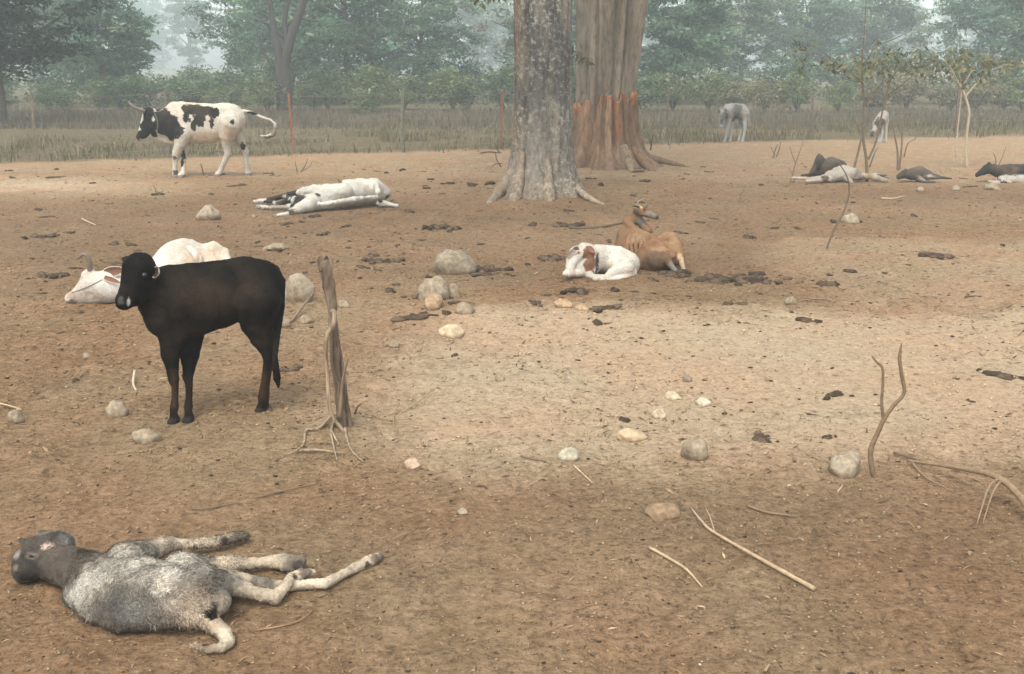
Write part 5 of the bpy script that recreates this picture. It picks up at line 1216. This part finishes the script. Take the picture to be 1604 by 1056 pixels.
# ------------------------------------------------------------------ stones
def stone(u, v, w, h, label, col, seed, group=None, sink=0.34, flat=1.0):
    b = gp(u, v); k = px(b[1], 0.1); W, Hh = w * k / 2, h * k
    g = np.random.default_rng(seed)
    nt_, np_ = 22, 14; V = []
    for i in range(np_ + 1):
        ph = math.pi * i / np_
        for q in range(nt_):
            th = 2 * math.pi * q / nt_; V.append((math.sin(ph) * math.cos(th), math.sin(ph) * math.sin(th), math.cos(ph)))
    V = np.array(V); n = fbm(V * 1.1 + seed * 3.7, 3, seed); V = V * (1 + 0.55 * n + 0.16 * fbm(V * 3.5 + seed, 4, seed + 1, 0.6))[:, None]
    for _ in range(4):            # worn facets
        nn = g.normal(size=3); nn /= np.linalg.norm(nn); dd = V @ nn - (0.62 + 0.2 * g.random()); V = V - np.maximum(dd, 0)[:, None] * nn * 0.75
    dep = W * (0.7 + 0.3 * g.random()); full = Hh / (1 - sink) * 0.55 * flat
    V = V * np.array([W, dep, full]); V[:, 2] += full * (1 - 2 * sink) 
    F = [[i * nt_ + q, (i + 1) * nt_ + q, (i + 1) * nt_ + (q + 1) % nt_, i * nt_ + (q + 1) % nt_] for i in range(np_) for q in range(nt_)]
    c = np.tile(np.asarray(col, float), (len(V), 1)) * (1 + 0.3 * fbm(V / W * 1.6 + seed, 3, seed + 2))[:, None]
    m = sstep(0.35 * Hh, 0.0, V[:, 2] + 0.2 * Hh * n)[:, None] * 0.75; c = c * (1 - m) + m * np.array([[0.20, 0.13, 0.075]])
    o = link('stone', mesh_from('stone', V, F, True, np.clip(c, 0.02, 1), [M['stone']]), None, b + np.array([0, dep * 0.8, 0]))
    o.rotation_euler[2] = g.uniform(-0.25, 0.25)
    return tag(o, label, 'stone', group)
PALE = (0.28, 0.225, 0.155); GREY = (0.23, 0.19, 0.135); WHT = (0.31, 0.255, 0.182); SOILC = (0.36, 0.25, 0.15)
stone(708, 431, 74, 31, 'large oblong grey boulder in the middle of the yard', GREY, 1)
stone(684, 471, 50, 29, 'round pale boulder, largest of the three clustered stones', PALE, 2)
stone(711, 468, 23, 22, 'small round stone touching the right side of the pale boulder', PALE, 3)
stone(677, 487, 34, 22, 'reddish tan stone leaning in front of the pale boulder', (0.34, 0.235, 0.145), 4)
stone(468, 474, 54, 33, 'round pale boulder behind the rump of the black calf', WHT, 5)
stone(323, 345, 38, 20, 'white stone left of the dead white cow', WHT, 6)
stone(178, 654, 36, 19, 'pale stone left of the front hooves of the black calf', PALE, 7)
stone(224, 696, 48, 19, 'flat oblong stone nearest below the black calf', PALE, 8)
stone(22, 663, 24, 17, 'small round stone at the far left edge', PALE, 9)
stone(1092, 722, 44, 31, 'round pale stone right of centre on the dry sand', PALE, 10)
stone(892, 723, 30, 20, 'greyish angular stone at the front edge of the sand', (0.38, 0.35, 0.26), 11)
stone(1328, 748, 62, 34, 'big pale stone at the foot of the forked twig', WHT, 12)
stone(729, 493, 30, 17, 'angular pale stone right of the three clustered stones', PALE, 13)
stone(444, 513, 22, 14, 'small stone beside the stick behind the black calf', PALE, 14)
stone(478, 508, 24, 11, 'small flat stone right of the stick behind the black calf', PALE, 15)
stone(1335, 350, 32, 13, 'flat whitish stone behind the thin arching twig', WHT, 16)
stone(884, 482, 30, 11, 'flat pale stone in front of the curled calf', SOILC, 17, None, 0.4)
stone(913, 487, 22, 9, 'low tan stone right of the flat pale stone', SOILC, 18, None, 0.4)
stone(617, 545, 18, 10, 'small pale stone lying alone right of the dead stump', PALE, 19)
stone(706, 529, 38, 17, 'low half-buried whitish stone below the three clustered stones', (0.46, 0.37, 0.24), 20, None, 0.45)
stone(1239, 478, 18, 10, 'small white stone behind the dry sand at right', PALE, 21)
stone(1054, 627, 30, 11, 'low sandy stone in the middle of the dry sand', (0.44, 0.36, 0.24), 22, None, 0.45)
stone(1034, 657, 26, 13, 'small half-buried stone below the low sandy stone', (0.44, 0.36, 0.24), 23, None, 0.4)
stone(1102, 636, 26, 12, 'whitish flat stone right of the low sandy stone', (0.45, 0.40, 0.30), 24, None, 0.4)
stone(1046, 812, 60, 17, 'broad half-buried earth-coloured stone in the foreground', (0.24, 0.165, 0.10), 25, None, 0.5)
stone(784, 598, 18, 10, 'small pebble-like stone left of the middle of the sand', PALE, 26)
stone(1078, 600, 18, 11, 'small rounded stone on the sand above the low sandy stone', PALE, 27)
stone(538, 483, 20, 11, 'small pale stone right of the stump top', PALE, 28)
stone(645, 736, 28, 12, 'pinkish flat stone in the soil in front of the stump', (0.40, 0.29, 0.20), 29, None, 0.45)
stone(990, 692, 44, 14, 'broad sandy stone near the front edge of the sand', (0.46, 0.35, 0.22), 30, None, 0.45)
stone(134, 562, 14, 9, 'tiny white stone in the dirt left of the black calf', PALE, 31)
stone(1443, 301, 13, 7, 'small white stone in front of the brown dead calf', WHT, 32)
stone(1500, 299, 13, 7, 'small white stone left of the dead black cow', WHT, 33)
stone(1560, 298, 26, 8, 'pale flat stone in front of the dead black cow', PALE, 34)
stone(430, 392, 40, 8, 'low pale flat stone behind the rump of the black calf', PALE, 35, None, 0.45)
stone(724, 806, 20, 7, 'small white stone chip in the dark foreground soil', WHT, 36)

# ------------------------------------------------------------------ dung
def lump_mesh(seed, n, spread, size, flat=0.8):
    g = np.random.default_rng(seed); mb = MB()
    for _ in range(n):
        c = np.array([g.normal() * spread, g.normal() * spread * 0.55, 0]); r = size * (0.25 + 0.95 * g.random() ** 2); V = []
        for i in range(7):
            ph = math.pi * i / 6
            for q in range(9): V.append((math.sin(ph) * math.cos(q * 0.698), math.sin(ph) * math.sin(q * 0.698), math.cos(ph)))
        V = np.array(V); V = V * (1 + 0.8 * fbm(V * 1.7 + g.random() * 50, 3, seed))[:, None] * np.array([r * 1.25, r, r * flat]); V[:, 2] += r * flat * 0.25
        mb.add(V + c, [[i * 9 + q, (i + 1) * 9 + q, (i + 1) * 9 + (q + 1) % 9, i * 9 + (q + 1) % 9] for i in range(6) for q in range(9)], np.array([0.070, 0.049, 0.032]) * (0.5 + 1.1 * g.random()))
    return mb.data('dung', [M['dung']])
def heap(u, v, w, n, label, seed, size=0.035):
    b = gp(u, v); k = px(b[1], 0.0); me = lump_mesh(seed, n, w * k * 0.26, size)
    return tag(link('dung_heap', me, None, b), label, 'dung', None, 'stuff')
heap(755, 424, 66, 90, 'dark spread dung heap right of the oblong boulder', 51, 0.04)
heap(1155, 441, 120, 150, 'long dark dung heap right of the brown cow', 52, 0.045)
heap(1060, 432, 60, 60, 'dark dung heap under the hind legs of the brown cow', 53, 0.045)
heap(862, 407, 44, 55, 'dark dung heap left of the curled calf', 54, 0.04)
heap(690, 358, 60, 55, 'flat dark dung heap between the dead white cow and the big trunk', 55, 0.04)
heap(1295, 447, 40, 40, 'small dark dung heap on the grey soil at right', 56, 0.035)
heap(895, 355, 60, 50, 'dark dung heap in front of the big trunk', 57, 0.04)
heap(320, 388, 40, 36, 'dark dung heap behind the lying white cow', 58, 0.035)
heap(60, 372, 36, 14, 'dark dung heap at the left edge of the yard', 59, 0.035)
heap(80, 434, 60, 50, 'strung-out dung heap left of the white cow', 60, 0.03)
heap(1170, 372, 40, 16, 'dark dung heap on the pale soil behind the brown cow', 61, 0.035)
heap(600, 410, 60, 50, 'scattered dung heap behind the dead stump', 62, 0.03)
heap(1150, 478, 44, 16, 'crumbled dung heap at the upper edge of the sand', 63, 0.03)
heap(455, 580, 30, 12, 'small crumbled dung heap behind the tail of the black calf', 64, 0.025)
LUMPS = [lump_mesh(70 + i, (7, 10, 13, 9, 16)[i], (0.02, 0.032, 0.04, 0.035, 0.05)[i], 0.034) for i in range(5)]
gd = np.random.default_rng(90)
spots = [(945, 484, 1.2), (1268, 504, 1.3), (1460, 402, 1.3), (1193, 688, .8), (1302, 685, .9), (1545, 584, .8), (1582, 592, 1.2), (935, 507, .9), (952, 507, .8), (1245, 356, 1.2), (1300, 430, 1.), (650, 498, 1.4), (978, 660, .7), (1135, 648, .6), (740, 292, 1.4), (765, 290, 1.2), (700, 288, 1.3), (180, 382, 1.), (205, 384, .9), (218, 393, .8), (75, 340, 1.2), (60, 330, 1.2), (250, 305, 1.3), (380, 290, 1.1), (425, 275, 1.3), (435, 276, 1.2), (940, 290, 1.3), (1210, 358, 1.1), (1330, 425, 1.), (1420, 415, .8), (1525, 465, .8), (1520, 628, .6), (712, 558, .7), (1300, 622, .7)]
for _ in range(165):
    v = 262 + 240 * gd.random() ** 1.25; u = 1604 * gd.random()
    if 560 < u < 1604 and v > 495: continue
    if u > 1200 and v > 360 and gd.random() < 0.75: continue
    spots.append((u, v, 0.4 + 0.75 * gd.random() ** 1.5))
for _ in range(60):
    spots.append((420 + 760 * gd.random(), 268 + 205 * gd.random() ** 1.1, 0.4 + 0.8 * gd.random() ** 1.5))
for (u, v, s) in spots:
    b = gp(u, v); o = link('dung_clump', LUMPS[gd.integers(0, 5)], None, b); o.rotation_euler[2] = gd.random() * 6.28
    o.scale = (s * (0.8 + 0.9 * gd.random()), s, s * (0.45 + 0.45 * gd.random()))
    tag(o, 'small dark clump of dried dung on the trampled earth', 'dung', 'dung clumps scattered over the yard')

# ------------------------------------------------------------------ dead stump with its vine
def tubes(name, parts, label, cat, mat='wood', group=None):
    # parts: (part name, [(u, v, dY)] from a base distance, radii px, colour)
    org = parts[0][4]; r = tag(empty(name, org), label, cat, group)
    for pn, pts, rad, col, o, wob in parts:
        Y = org[1]; k = px(Y, 0.3)
        P = spline([at_depth(u, v, Y + d) for (u, v, d) in pts], 7); R = np.interp(np.linspace(0, 1, len(P)), np.linspace(0, 1, len(rad)), rad) * k
        mb = MB(); mb.tube(P, R, 18 if max(rad) > 5 else 7, wob, col, len(pts)); mb.build(pn, M[mat], r, org)
    return r
def stump():
    o = gp(535, 668); W1 = (0.15, 0.113, 0.078); W2 = (0.22, 0.165, 0.11); W3 = (0.10, 0.074, 0.052); WV = (0.29, 0.218, 0.145)
    pr = [('trunk', [(538, 676, 0), (534, 640, 0), (528, 590, 0), (524, 540, 0), (520, 490, 0), (516, 450, 0), (511, 420, 0), (508, 408, 0)], [10.5, 8, 6.5, 6.2, 7, 8.5, 10, 7.5], W1, o, 0.6),
          ('splinter', [(504, 425, -.01), (501, 408, -.01), (503, 400, -.01)], [5, 4, 1.5], W1, o, 0.3), ('splinter', [(516, 425, 0), (518, 408, 0), (517, 398, 0)], [5.5, 4, 1.2], W2, o, 0.3), ('splinter', [(510, 420, .02), (511, 405, .02), (513, 402, .02)], [5, 3.5, 1.5], W3, o, 0.3),
          ('vine', [(519, 486, -.04), (524, 492, -.05), (521, 510, -.06), (511, 530, -.06), (510, 555, -.05), (513, 590, -.05), (515, 625, -.05), (520, 650, -.05), (538, 676, -.08), (546, 690, -.1)], [3.6, 4, 4, 3.6, 3.4, 3.2, 3.2, 3.2, 2.6, 1.6], WV, o, 0.1),
          ('vine', [(519, 530, -.05), (520, 565, -.05), (526, 595, -.06), (531, 606, -.06), (530, 640, -.06), (533, 660, -.06)], [2.5, 3, 3, 3.2, 3.5, 3], W3, o, 0.15), ('vine', [(531, 655, -.07), (535, 620, -.07), (538, 590, -.07), (545, 562, -.06)], [4, 3.4, 2.4, 1.0], (0.15, 0.105, 0.07), o, 0.1),
          ('splinter', [(549, 672, .02), (542, 625, .03), (534, 565, .03), (527, 515, .02)], [4.5, 4, 3.5, 2], (0.175, 0.13, 0.088), o, 0.5),
          ('splinter', [(556, 648, 0), (560, 638, -.02), (566, 632, -.03)], [2, 1.6, .6], W3, o, 0.1)]
    r = tubes('dead_stump', pr, 'grey weathered dead stump wrapped with dry vines', 'stump')
    for pts in ([(521, 655), (500, 675), (480, 685), (476, 700), (462, 712), (444, 717)], [(526, 662), (519, 682), (522, 700), (528, 726)], [(520, 684), (531, 700)], [(540, 676), (546, 700), (556, 718), (570, 728)], [(470, 711), (500, 710), (536, 713)]):
        mb = MB(); P = spline([gp(u, v) + np.array([0, 0, 0.018 - 0.006 * (i == len(pts) - 1)]) for i, (u, v) in enumerate(pts)], 6); k = px(o[1]); mb.tube(P, np.linspace(2.5, 0.9, len(P)) * k, 7, 0.1, WV); mb.build('root', M['wood'], r, o)
stump()
def forked_twig():
    o = gp(1370, 748); C = (0.17, 0.115, 0.07)
    tubes('forked_twig', [('stem', [(1372, 752, 0), (1366, 735, 0), (1364, 705, 0), (1374, 680, 0), (1384, 658, 0), (1400, 635, 0), (1416, 615, 0), (1412, 585, 0), (1409, 560, 0), (1412, 538, 0)], [4, 4.4, 4.2, 3.8, 3.4, 3, 2.8, 2.9, 2.8, 1.0], C, o, 0.1),
                          ('branch', [(1384, 660, 0), (1381, 630, 0), (1383, 600, 0), (1382, 576, 0), (1374, 568, 0), (1366, 558, 0)], [2.6, 2.4, 2.2, 2.2, 1.8, 1.2], C, o, 0.1)], 'thin forked dead twig standing up from the ground at right', 'twig', 'twig')
forked_twig()
def arching():
    o = gp(1294, 390); C = (0.13, 0.10, 0.07)
    tubes('arching_twig', [('stem', [(1294, 392, 0), (1306, 360, 0), (1322, 330, 0), (1330, 300, 0), (1326, 275, 0), (1310, 250, 0)], [1.6, 1.5, 1.4, 1.4, 1.2, 0.6], C, o, 0.1)], 'thin bare twig arching up in front of the carcasses', 'twig', 'twig')
arching()

# ------------------------------------------------------------------ fallen sticks
def stick(pts, rad, label, col=(0.24, 0.17, 0.105), lift=0.012, sides=()):
    o = gp(pts[0][0], pts[0][1]); k = px(o[1], 0); r = None; n = len(pts)
    mk = lambda L: spline([gp(p[0], p[1]) + np.array([0, 0, (p[2] if len(p) > 2 else lift)]) for p in L], 6)
    P = mk(pts); mb = MB(); R = np.interp(np.linspace(0, 1, len(P)), np.linspace(0, 1, len(rad)), rad) * k; mb.tube(P, R, 7, 0.15, col, n)
    if sides:
        r = tag(empty('fallen_stick', o), label, 'stick'); mb.build('stem', M['twig'], r, o)
        for sp, sr in sides:
            m2 = MB(); Q = mk(sp); m2.tube(Q, np.linspace(sr, sr * 0.4, len(Q)) * k, 6, 0.1, col); m2.build('side_twig', M['twig'], r, o)
    else: tag(mb.build('fallen_stick', M['twig'], None, o), label, 'stick')
stick([(1017, 862), (1050, 880), (1076, 898), (1100, 924)], [2.6, 2.4, 2.2, 1.2], 'short pale stick in the foreground soil', (0.36, 0.265, 0.165))
stick([(1082, 800), (1100, 822), (1118, 838), (1190, 880), (1240, 908), (1276, 928)], [1.2, 2, 2.4, 2.8, 3.2, 3.4], 'long pale forked stick in the foreground at right', (0.34, 0.25, 0.155), 0.014, [([(1120, 840), (1112, 815), (1105, 800)], 1.5)])
stick([(1170, 795), (1200, 806), (1245, 812)], [2, 2, 1.2], 'short dark stick above the long forked stick', (0.20, 0.14, 0.09))
stick([(1420, 727, .02), (1462, 742, .05), (1510, 762, .09), (1556, 784, .12), (1590, 805, .10), (1625, 835, .05)], [2, 3, 4, 4.6, 5, 5.4], 'bent branch with drooping forks entering at the right edge', (0.22, 0.155, 0.095), 0.02, [([(1562, 786, .12), (1545, 796, .10), (1530, 822, .0)], 2.6), ([(1566, 788, .12), (1552, 800, .09), (1540, 818, .0)], 2.2), ([(1428, 730, .02), (1450, 752, .015), (1494, 774, .01)], 2)])
stick([(1400, 714), (1424, 722), (1440, 728)], [2.5, 2, 1.5], 'dark broken bit beside the forked twig', (0.13, 0.09, 0.06), 0.02)
stick([(430, 518), (455, 506), (472, 492, .05), (494, 474, .10)], [2.4, 2.4, 2.2, 1.4], 'dark stick propped behind the black calf', (0.20, 0.145, 0.095))
stick([(618, 680), (617, 655, .02), (626, 640, .03)], [1.1, 1.0, .7], 'short thin twig right of the stump', (0.26, 0.19, 0.12))
stick([(630, 648, .01), (655, 635, .02), (680, 616, .03)], [1.0, 1.0, .6], 'thin slanting twig farther right of the stump', (0.26, 0.19, 0.12))
stick([(816, 718), (838, 723), (856, 726)], [1.8, 1.6, 1.0], 'dark twig at the front edge of the sand', (0.16, 0.115, 0.075))
stick([(898, 732), (912, 745), (928, 760)], [1.6, 1.5, 1.0], 'pale twig slanting below the angular stone', (0.36, 0.27, 0.17))
stick([(300, 800), (340, 796), (410, 780), (440, 772), (498, 760)], [1.2, 1.4, 1.4, 1.4, .8], 'long thin dark twig between the two calves', (0.17, 0.115, 0.07), 0.008, [([(306, 775), (318, 800)], 1.2)])
stick([(405, 990), (440, 984), (470, 975), (492, 958)], [1.6, 1.4, 1.4, .8], 'thin reddish twig right of the tail of the grey calf', (0.25, 0.15, 0.085), 0.008)
stick([(212, 592, .05), (209, 604, .02), (213, 612, .0)], [2, 1.8, 1.6], 'tiny pale bone-like chip left of the black calf', (0.44, 0.36, 0.26))
stick([(-5, 634), (20, 640), (34, 645)], [1.6, 1.5, 1.0], 'pale twig at the left edge above the round stone', (0.36, 0.27, 0.17))
stick([(128, 343), (138, 349), (150, 354)], [1.4, 1.3, .8], 'pale twig lying in the yard behind the white cow', (0.38, 0.29, 0.19))
stick([(1380, 312), (1400, 312), (1418, 308)], [1.4, 1.3, .8], 'pale stick in front of the carcasses', (0.40, 0.31, 0.20))
stick([(880, 352), (905, 358), (950, 356), (985, 348)], [2.6, 2.4, 2.2, 1.4], 'dark root-like stick in front of the big trunk', (0.10, 0.07, 0.05))
stick([(1230, 478), (1280, 470), (1310, 474)], [1.2, 1.2, .8], 'thin bent twig at the upper edge of the sand', (0.20, 0.145, 0.095))
stick([(1590, 530, .0), (1604, 518, .02)], [1.8, 1.4], 'twig at the right edge of the sand', (0.26, 0.19, 0.12))
stick([(1198, 1056), (1205, 1046)], [3, 2], 'stub of a twig at the bottom edge', (0.26, 0.18, 0.11))
stick([(640, 905), (668, 908)], [1.8, 1.0], 'small dark twig near the hoof of the grey calf', (0.12, 0.085, 0.055))

# ------------------------------------------------------------------ saplings
def sapling(name, base, stems, leaves, label, col, tints, seed, lsize, per=9, lr=0.16):
    o = gp(*base); Y = o[1]; k = px(Y, 1.0); r = tag(empty(name, o), label, 'sapling')
    for i, (pts, rad) in enumerate(stems):
        P = spline([at_depth(u, v, Y + (d[0] if d else 0)) for (u, v, *d) in pts], 7); R = np.interp(np.linspace(0, 1, len(P)), np.linspace(0, 1, len(rad)), rad) * k * 0.68
        mb = MB(); mb.tube(P, R, 7, 0.15, col, i); mb.build('stem' if i < 2 else 'branch', M['twig'], r, o)
    if leaves:
        g = np.random.default_rng(seed); cs = []; tn = []
        for (u, v, su, sv, n) in leaves:
            for _ in range(n): cs.append(at_depth(u + g.normal() * su, v + g.normal() * sv, Y + g.normal() * 0.35)); tn.append(np.asarray(tints[g.integers(0, len(tints))]) * (0.7 + 0.6 * g.random()))
        link('foliage', leaf_mesh('foliage', cs, [lr] * len(cs), per, lsize, tn, seed, o, 0.8, 0.7), r)
    return r
BT = (0.15, 0.115, 0.08)
sapling('sapling', (1357, 284), [([(1358, 285), (1357, 250), (1352, 215), (1353, 180), (1352, 140), (1350, 100), (1354, 50), (1358, -20)], [4, 3.4, 3, 2.6, 2.2, 1.8, 1.3, .8]), ([(1336, 270), (1345, 235), (1350, 215)], [3, 2.6, 2.2]),
        ([(1360, 250), (1372, 222), (1380, 185), (1388, 150), (1398, 120), (1425, 95)], [2.6, 2.4, 2.2, 2, 1.5, .8]), ([(1353, 190), (1345, 198), (1347, 212)], [1.8, 1.8, 1.6]), ([(1354, 165), (1370, 145), (1382, 128), (1392, 100)], [1.5, 1.3, 1, .6]), ([(1388, 150), (1410, 135), (1440, 110), (1462, 92)], [1.3, 1.1, .9, .5]), ([(1386, 160), (1402, 146), (1425, 138)], [1.1, .9, .5]), ([(1352, 130), (1330, 112), (1312, 100), (1288, 92), (1262, 84)], [1.3, 1.1, .9, .7, .5]), ([(1362, 262), (1370, 240), (1376, 230)], [2, 1.6, .8]), ([(1352, 112), (1368, 100), (1376, 84)], [1, .8, .5])],
        [(1338, 100, 18, 9, 14), (1380, 96, 20, 12, 20), (1425, 92, 20, 12, 22), (1300, 100, 12, 6, 4), (1258, 90, 12, 12, 9), (1350, 122, 12, 6, 4), (1440, 108, 16, 9, 7)], 'spindly leafy sapling rising among the carcasses', BT, [(0.15, 0.15, 0.075), (0.20, 0.185, 0.095), (0.10, 0.105, 0.055)], 401, 0.12, 6)
sapling('sapling', (1514, 262), [([(1515, 264), (1513, 235), (1515, 205), (1518, 178), (1514, 158), (1508, 142), (1500, 128), (1490, 108), (1478, 95)], [3.4, 3.2, 3.2, 3.2, 3, 2.8, 2.2, 1.4, .8]), ([(1497, 246), (1499, 215), (1503, 175), (1506, 140), (1502, 112)], [1.8, 1.6, 1.4, 1.2, .8]),
        ([(1512, 152), (1530, 130), (1550, 112), (1580, 100)], [2, 1.5, 1.1, .6]), ([(1506, 138), (1520, 115), (1530, 98)], [1.4, 1.1, .6]), ([(1499, 125), (1475, 115), (1455, 112)], [1.2, .9, .5]), ([(1494, 256), (1492, 240), (1497, 226)], [1.6, 1.3, .7]), ([(1506, 258), (1504, 242)], [1.5, .9])],
        [(1478, 98, 16, 11, 15), (1515, 100, 20, 12, 20), (1552, 102, 18, 11, 17), (1585, 98, 12, 9, 7), (1530, 125, 14, 7, 5)], 'pale-stemmed leafy sapling left of the dead black cow', (0.40, 0.33, 0.235), [(0.17, 0.17, 0.08), (0.22, 0.19, 0.09), (0.11, 0.12, 0.06)], 402, 0.12, 7)
def dead_shrub(base, stems, label, seed, col=(0.16, 0.12, 0.085)):
    r = sapling('dead_shrub', base, stems, None, label, col, None, seed, 0.1); r['category'] = 'shrub'
dead_shrub((1409, 266), [([(1406, 268), (1406, 240), (1402, 215), (1398, 195)], [2.6, 2.4, 1.8, 1]), ([(1408, 266), (1412, 235), (1414, 205), (1422, 190), (1426, 170)], [2.6, 2.2, 1.6, 1.2, .7]), ([(1416, 246), (1422, 225), (1434, 218)], [1.8, 1.4, .8]), ([(1413, 212), (1408, 200), (1410, 186)], [1.3, 1, .6]), ([(1418, 205), (1430, 198)], [1, .6])], 'bare many-stemmed dead shrub between the saplings', 410)
dead_shrub((1212, 248), [([(1211, 249), (1214, 236), (1218, 226)], [2, 1.6, 1]), ([(1216, 246), (1221, 232), (1223, 222)], [1.6, 1.3, .8]), ([(1212, 240), (1207, 230)], [1, .7])], 'low dead shrub right of the fence calf', 411)
dead_shrub((1242, 285), [([(1232, 300), (1240, 278), (1246, 256), (1252, 240), (1258, 222)], [1.4, 1.3, 1.1, .9, .6]), ([(1246, 256), (1240, 240), (1238, 230)], [.9, .8, .5]), ([(1250, 300), (1243, 280), (1236, 262)], [1.1, .9, .6])], 'thin bare shoots in front of the dark dead calf', 412)
dead_shrub((468, 270), [([(466, 271), (464, 262), (462, 252)], [1.5, 1.2, .7]), ([(470, 271), (478, 260), (482, 248)], [1.6, 1.3, .7]), ([(472, 268), (484, 262), (490, 252)], [1.2, 1, .5])], 'low dead shrub above the dead white cow', 413)
dead_shrub((318, 275), [([(319, 277), (317, 266), (314, 256)], [2, 1.6, 1]), ([(320, 277), (330, 274), (344, 276)], [1.4, 1.1, .6])], 'upright dead stub under the walking bull', 414)
dead_shrub((1160, 318), [([(1158, 320), (1160, 308), (1166, 296)], [2, 1.8, 1]), ([(1160, 318), (1170, 312), (1176, 318)], [1.3, 1.1, .7]), ([(1162, 304), (1156, 300)], [1, .6])], 'small crooked dead shrub right of the big trunks', 415)
dead_shrub((1020, 235), [([(1019, 236), (1021, 222), (1023, 211)], [2, 1.8, 1.2]), ([(1008, 234), (1008, 224)], [2, 1.4]), ([(1047, 246), (1049, 236), (1050, 226)], [.9, .7, .5])], 'dark short stubs at the right of the fluted trunk', 416, (0.07, 0.055, 0.045))
dead_shrub((1562, 262), [([(1558, 262), (1560, 250), (1556, 240)], [1.6, 1.3, .8]), ([(1563, 262), (1570, 246), (1576, 230)], [1.4, 1.1, .6])], 'small dead shrub behind the black carcass', 417)
dead_shrub((782, 240), [([(790, 244), (780, 236), (774, 222)], [2, 1.6, .8]), ([(788, 242), (770, 238), (752, 240), (735, 246)], [2.4, 2, 1.6, 1])], 'dark crooked branch left of the big trunk', 418, (0.11, 0.085, 0.065))
dead_shrub((770, 262), [([(785, 262), (778, 250), (776, 238)], [1.6, 1.2, .7]), ([(786, 256), (774, 258), (768, 266)], [1.2, 1, .6])], 'dark twigs at the left foot of the big trunk', 419, (0.08, 0.065, 0.05))
dead_shrub((245, 306), [([(244, 307), (243, 296), (240, 290)], [1.3, 1, .6]), ([(246, 307), (254, 300), (258, 296)], [1.2, .9, .5])], 'tiny dead tuft below the walking bull', 420)

# ------------------------------------------------------------------ crumbs, pebbles, straw
def scatter(name, n, kind, label, seed):
    g = np.random.default_rng(seed)
    r = np.exp(np.log(2.2) + (np.log(24) - np.log(2.2)) * g.random(n) ** 0.85); a = np.radians(31) * (2 * g.random(n) - 1)
    x = r * np.sin(a); y = r * np.cos(a); z = H(x, y); so = soil(x, y)
    if kind == 'straw':
        dense = fbm(p3(x, y) * 0.9, 3, seed) + (y < 6.2) * 0.25 - so[:, 0] * 0.4
        kp = dense + 0.5 * g.random(n) > 0.15; x, y, z, so, r = x[kp], y[kp], z[kp], so[kp], r[kp]; n = len(x)
        L = (0.014 + 0.045 * g.random(n) ** 2) * np.clip(r / 5, 0.8, 2); W = L * (0.10 + 0.22 * g.random(n) ** 2); th = g.random(n) * 6.283
        d = np.stack([np.cos(th), np.sin(th), 0.25 * g.normal(size=n)], 1); s = np.stack([-np.sin(th), np.cos(th), 0.3 * g.normal(size=n)], 1)
        c = np.stack([x, y, z + 0.004], 1); V = np.stack([c - d * L[:, None] / 2, c + s * W[:, None] / 2 + [0, 0, .002], c + d * L[:, None] / 2, c - s * W[:, None] / 2 + [0, 0, .002]], 1).reshape(-1, 3)
        k = np.arange(n)[:, None] * 4; F = np.concatenate([k + [[0, 1, 2]], k + [[0, 2, 3]]])
        pal = np.array([(0.33, 0.245, 0.15), (0.22, 0.15, 0.088), (0.13, 0.085, 0.05), (0.09, 0.06, 0.038), (0.42, 0.33, 0.22)]); t = pal[g.choice(5, n, p=[.03, .34, .40, .228, .002])] * (0.7 + 0.6 * g.random((n, 1)))
        me = mesh_from(name, V, F, False, np.repeat(t, 4, 0), [M['clod']])
    else:
        base = np.array([[1, 0, 0], [0, 1, 0], [-1, 0, 0], [0, -1, 0], [0, 0, 1], [0, 0, -1], [.7, .7, .45], [-.7, .7, .4], [-.7, -.7, .45], [.7, -.7, .4]], float)
        from_f = [[4, 6, 1], [4, 0, 6], [4, 1, 7], [4, 7, 2], [4, 2, 8], [4, 8, 3], [4, 3, 9], [4, 9, 0], [0, 1, 6], [1, 2, 7], [2, 3, 8], [3, 0, 9], [5, 1, 0], [5, 2, 1], [5, 3, 2], [5, 0, 3]]
        s = (0.0026 + 0.0075 * g.random(n) ** 4.0) * np.clip(r / 5.0, 0.8, 1.8)
        V = base[None] * (0.65 + 0.7 * g.random((n, 10, 1))) * s[:, None, None] * np.array([1.25, 1.0, 0.65])
        V = V + np.stack([x, y, z + s * 0.15], 1)[:, None]; V = V.reshape(-1, 3)
        F = (np.arange(n)[:, None, None] * 10 + np.array(from_f)[None]).reshape(-1, 3)
        ds = so[:, :1]; pal = (1 - ds) * np.array([[0.185, 0.118, 0.068]]) + ds * np.array([[0.40, 0.30, 0.18]])
        dk = (g.random((n, 1)) < 0.12) * 1.0; pal = pal * (1 - dk) + dk * np.array([[0.07, 0.047, 0.03]]); lt = (g.random((n, 1)) < 0.005) * 1.0; pal = pal * (1 - lt) + lt * np.array([[0.48, 0.41, 0.30]])
        me = mesh_from(name, V, F, True, np.repeat(pal * (0.55 + 0.5 * g.random((n, 1))), 10, 0), [M['clod']])
    tag(link(name, me), label, 'litter' if kind == 'straw' else 'pebbles', None, 'stuff')
scatter('soil_crumbs', 34000, 'clod', 'loose crumbs and pebbles strewn over the earth', 501)
scatter('straw_litter', 26000, 'straw', 'bits of straw and dry leaf trodden into the earth', 502)
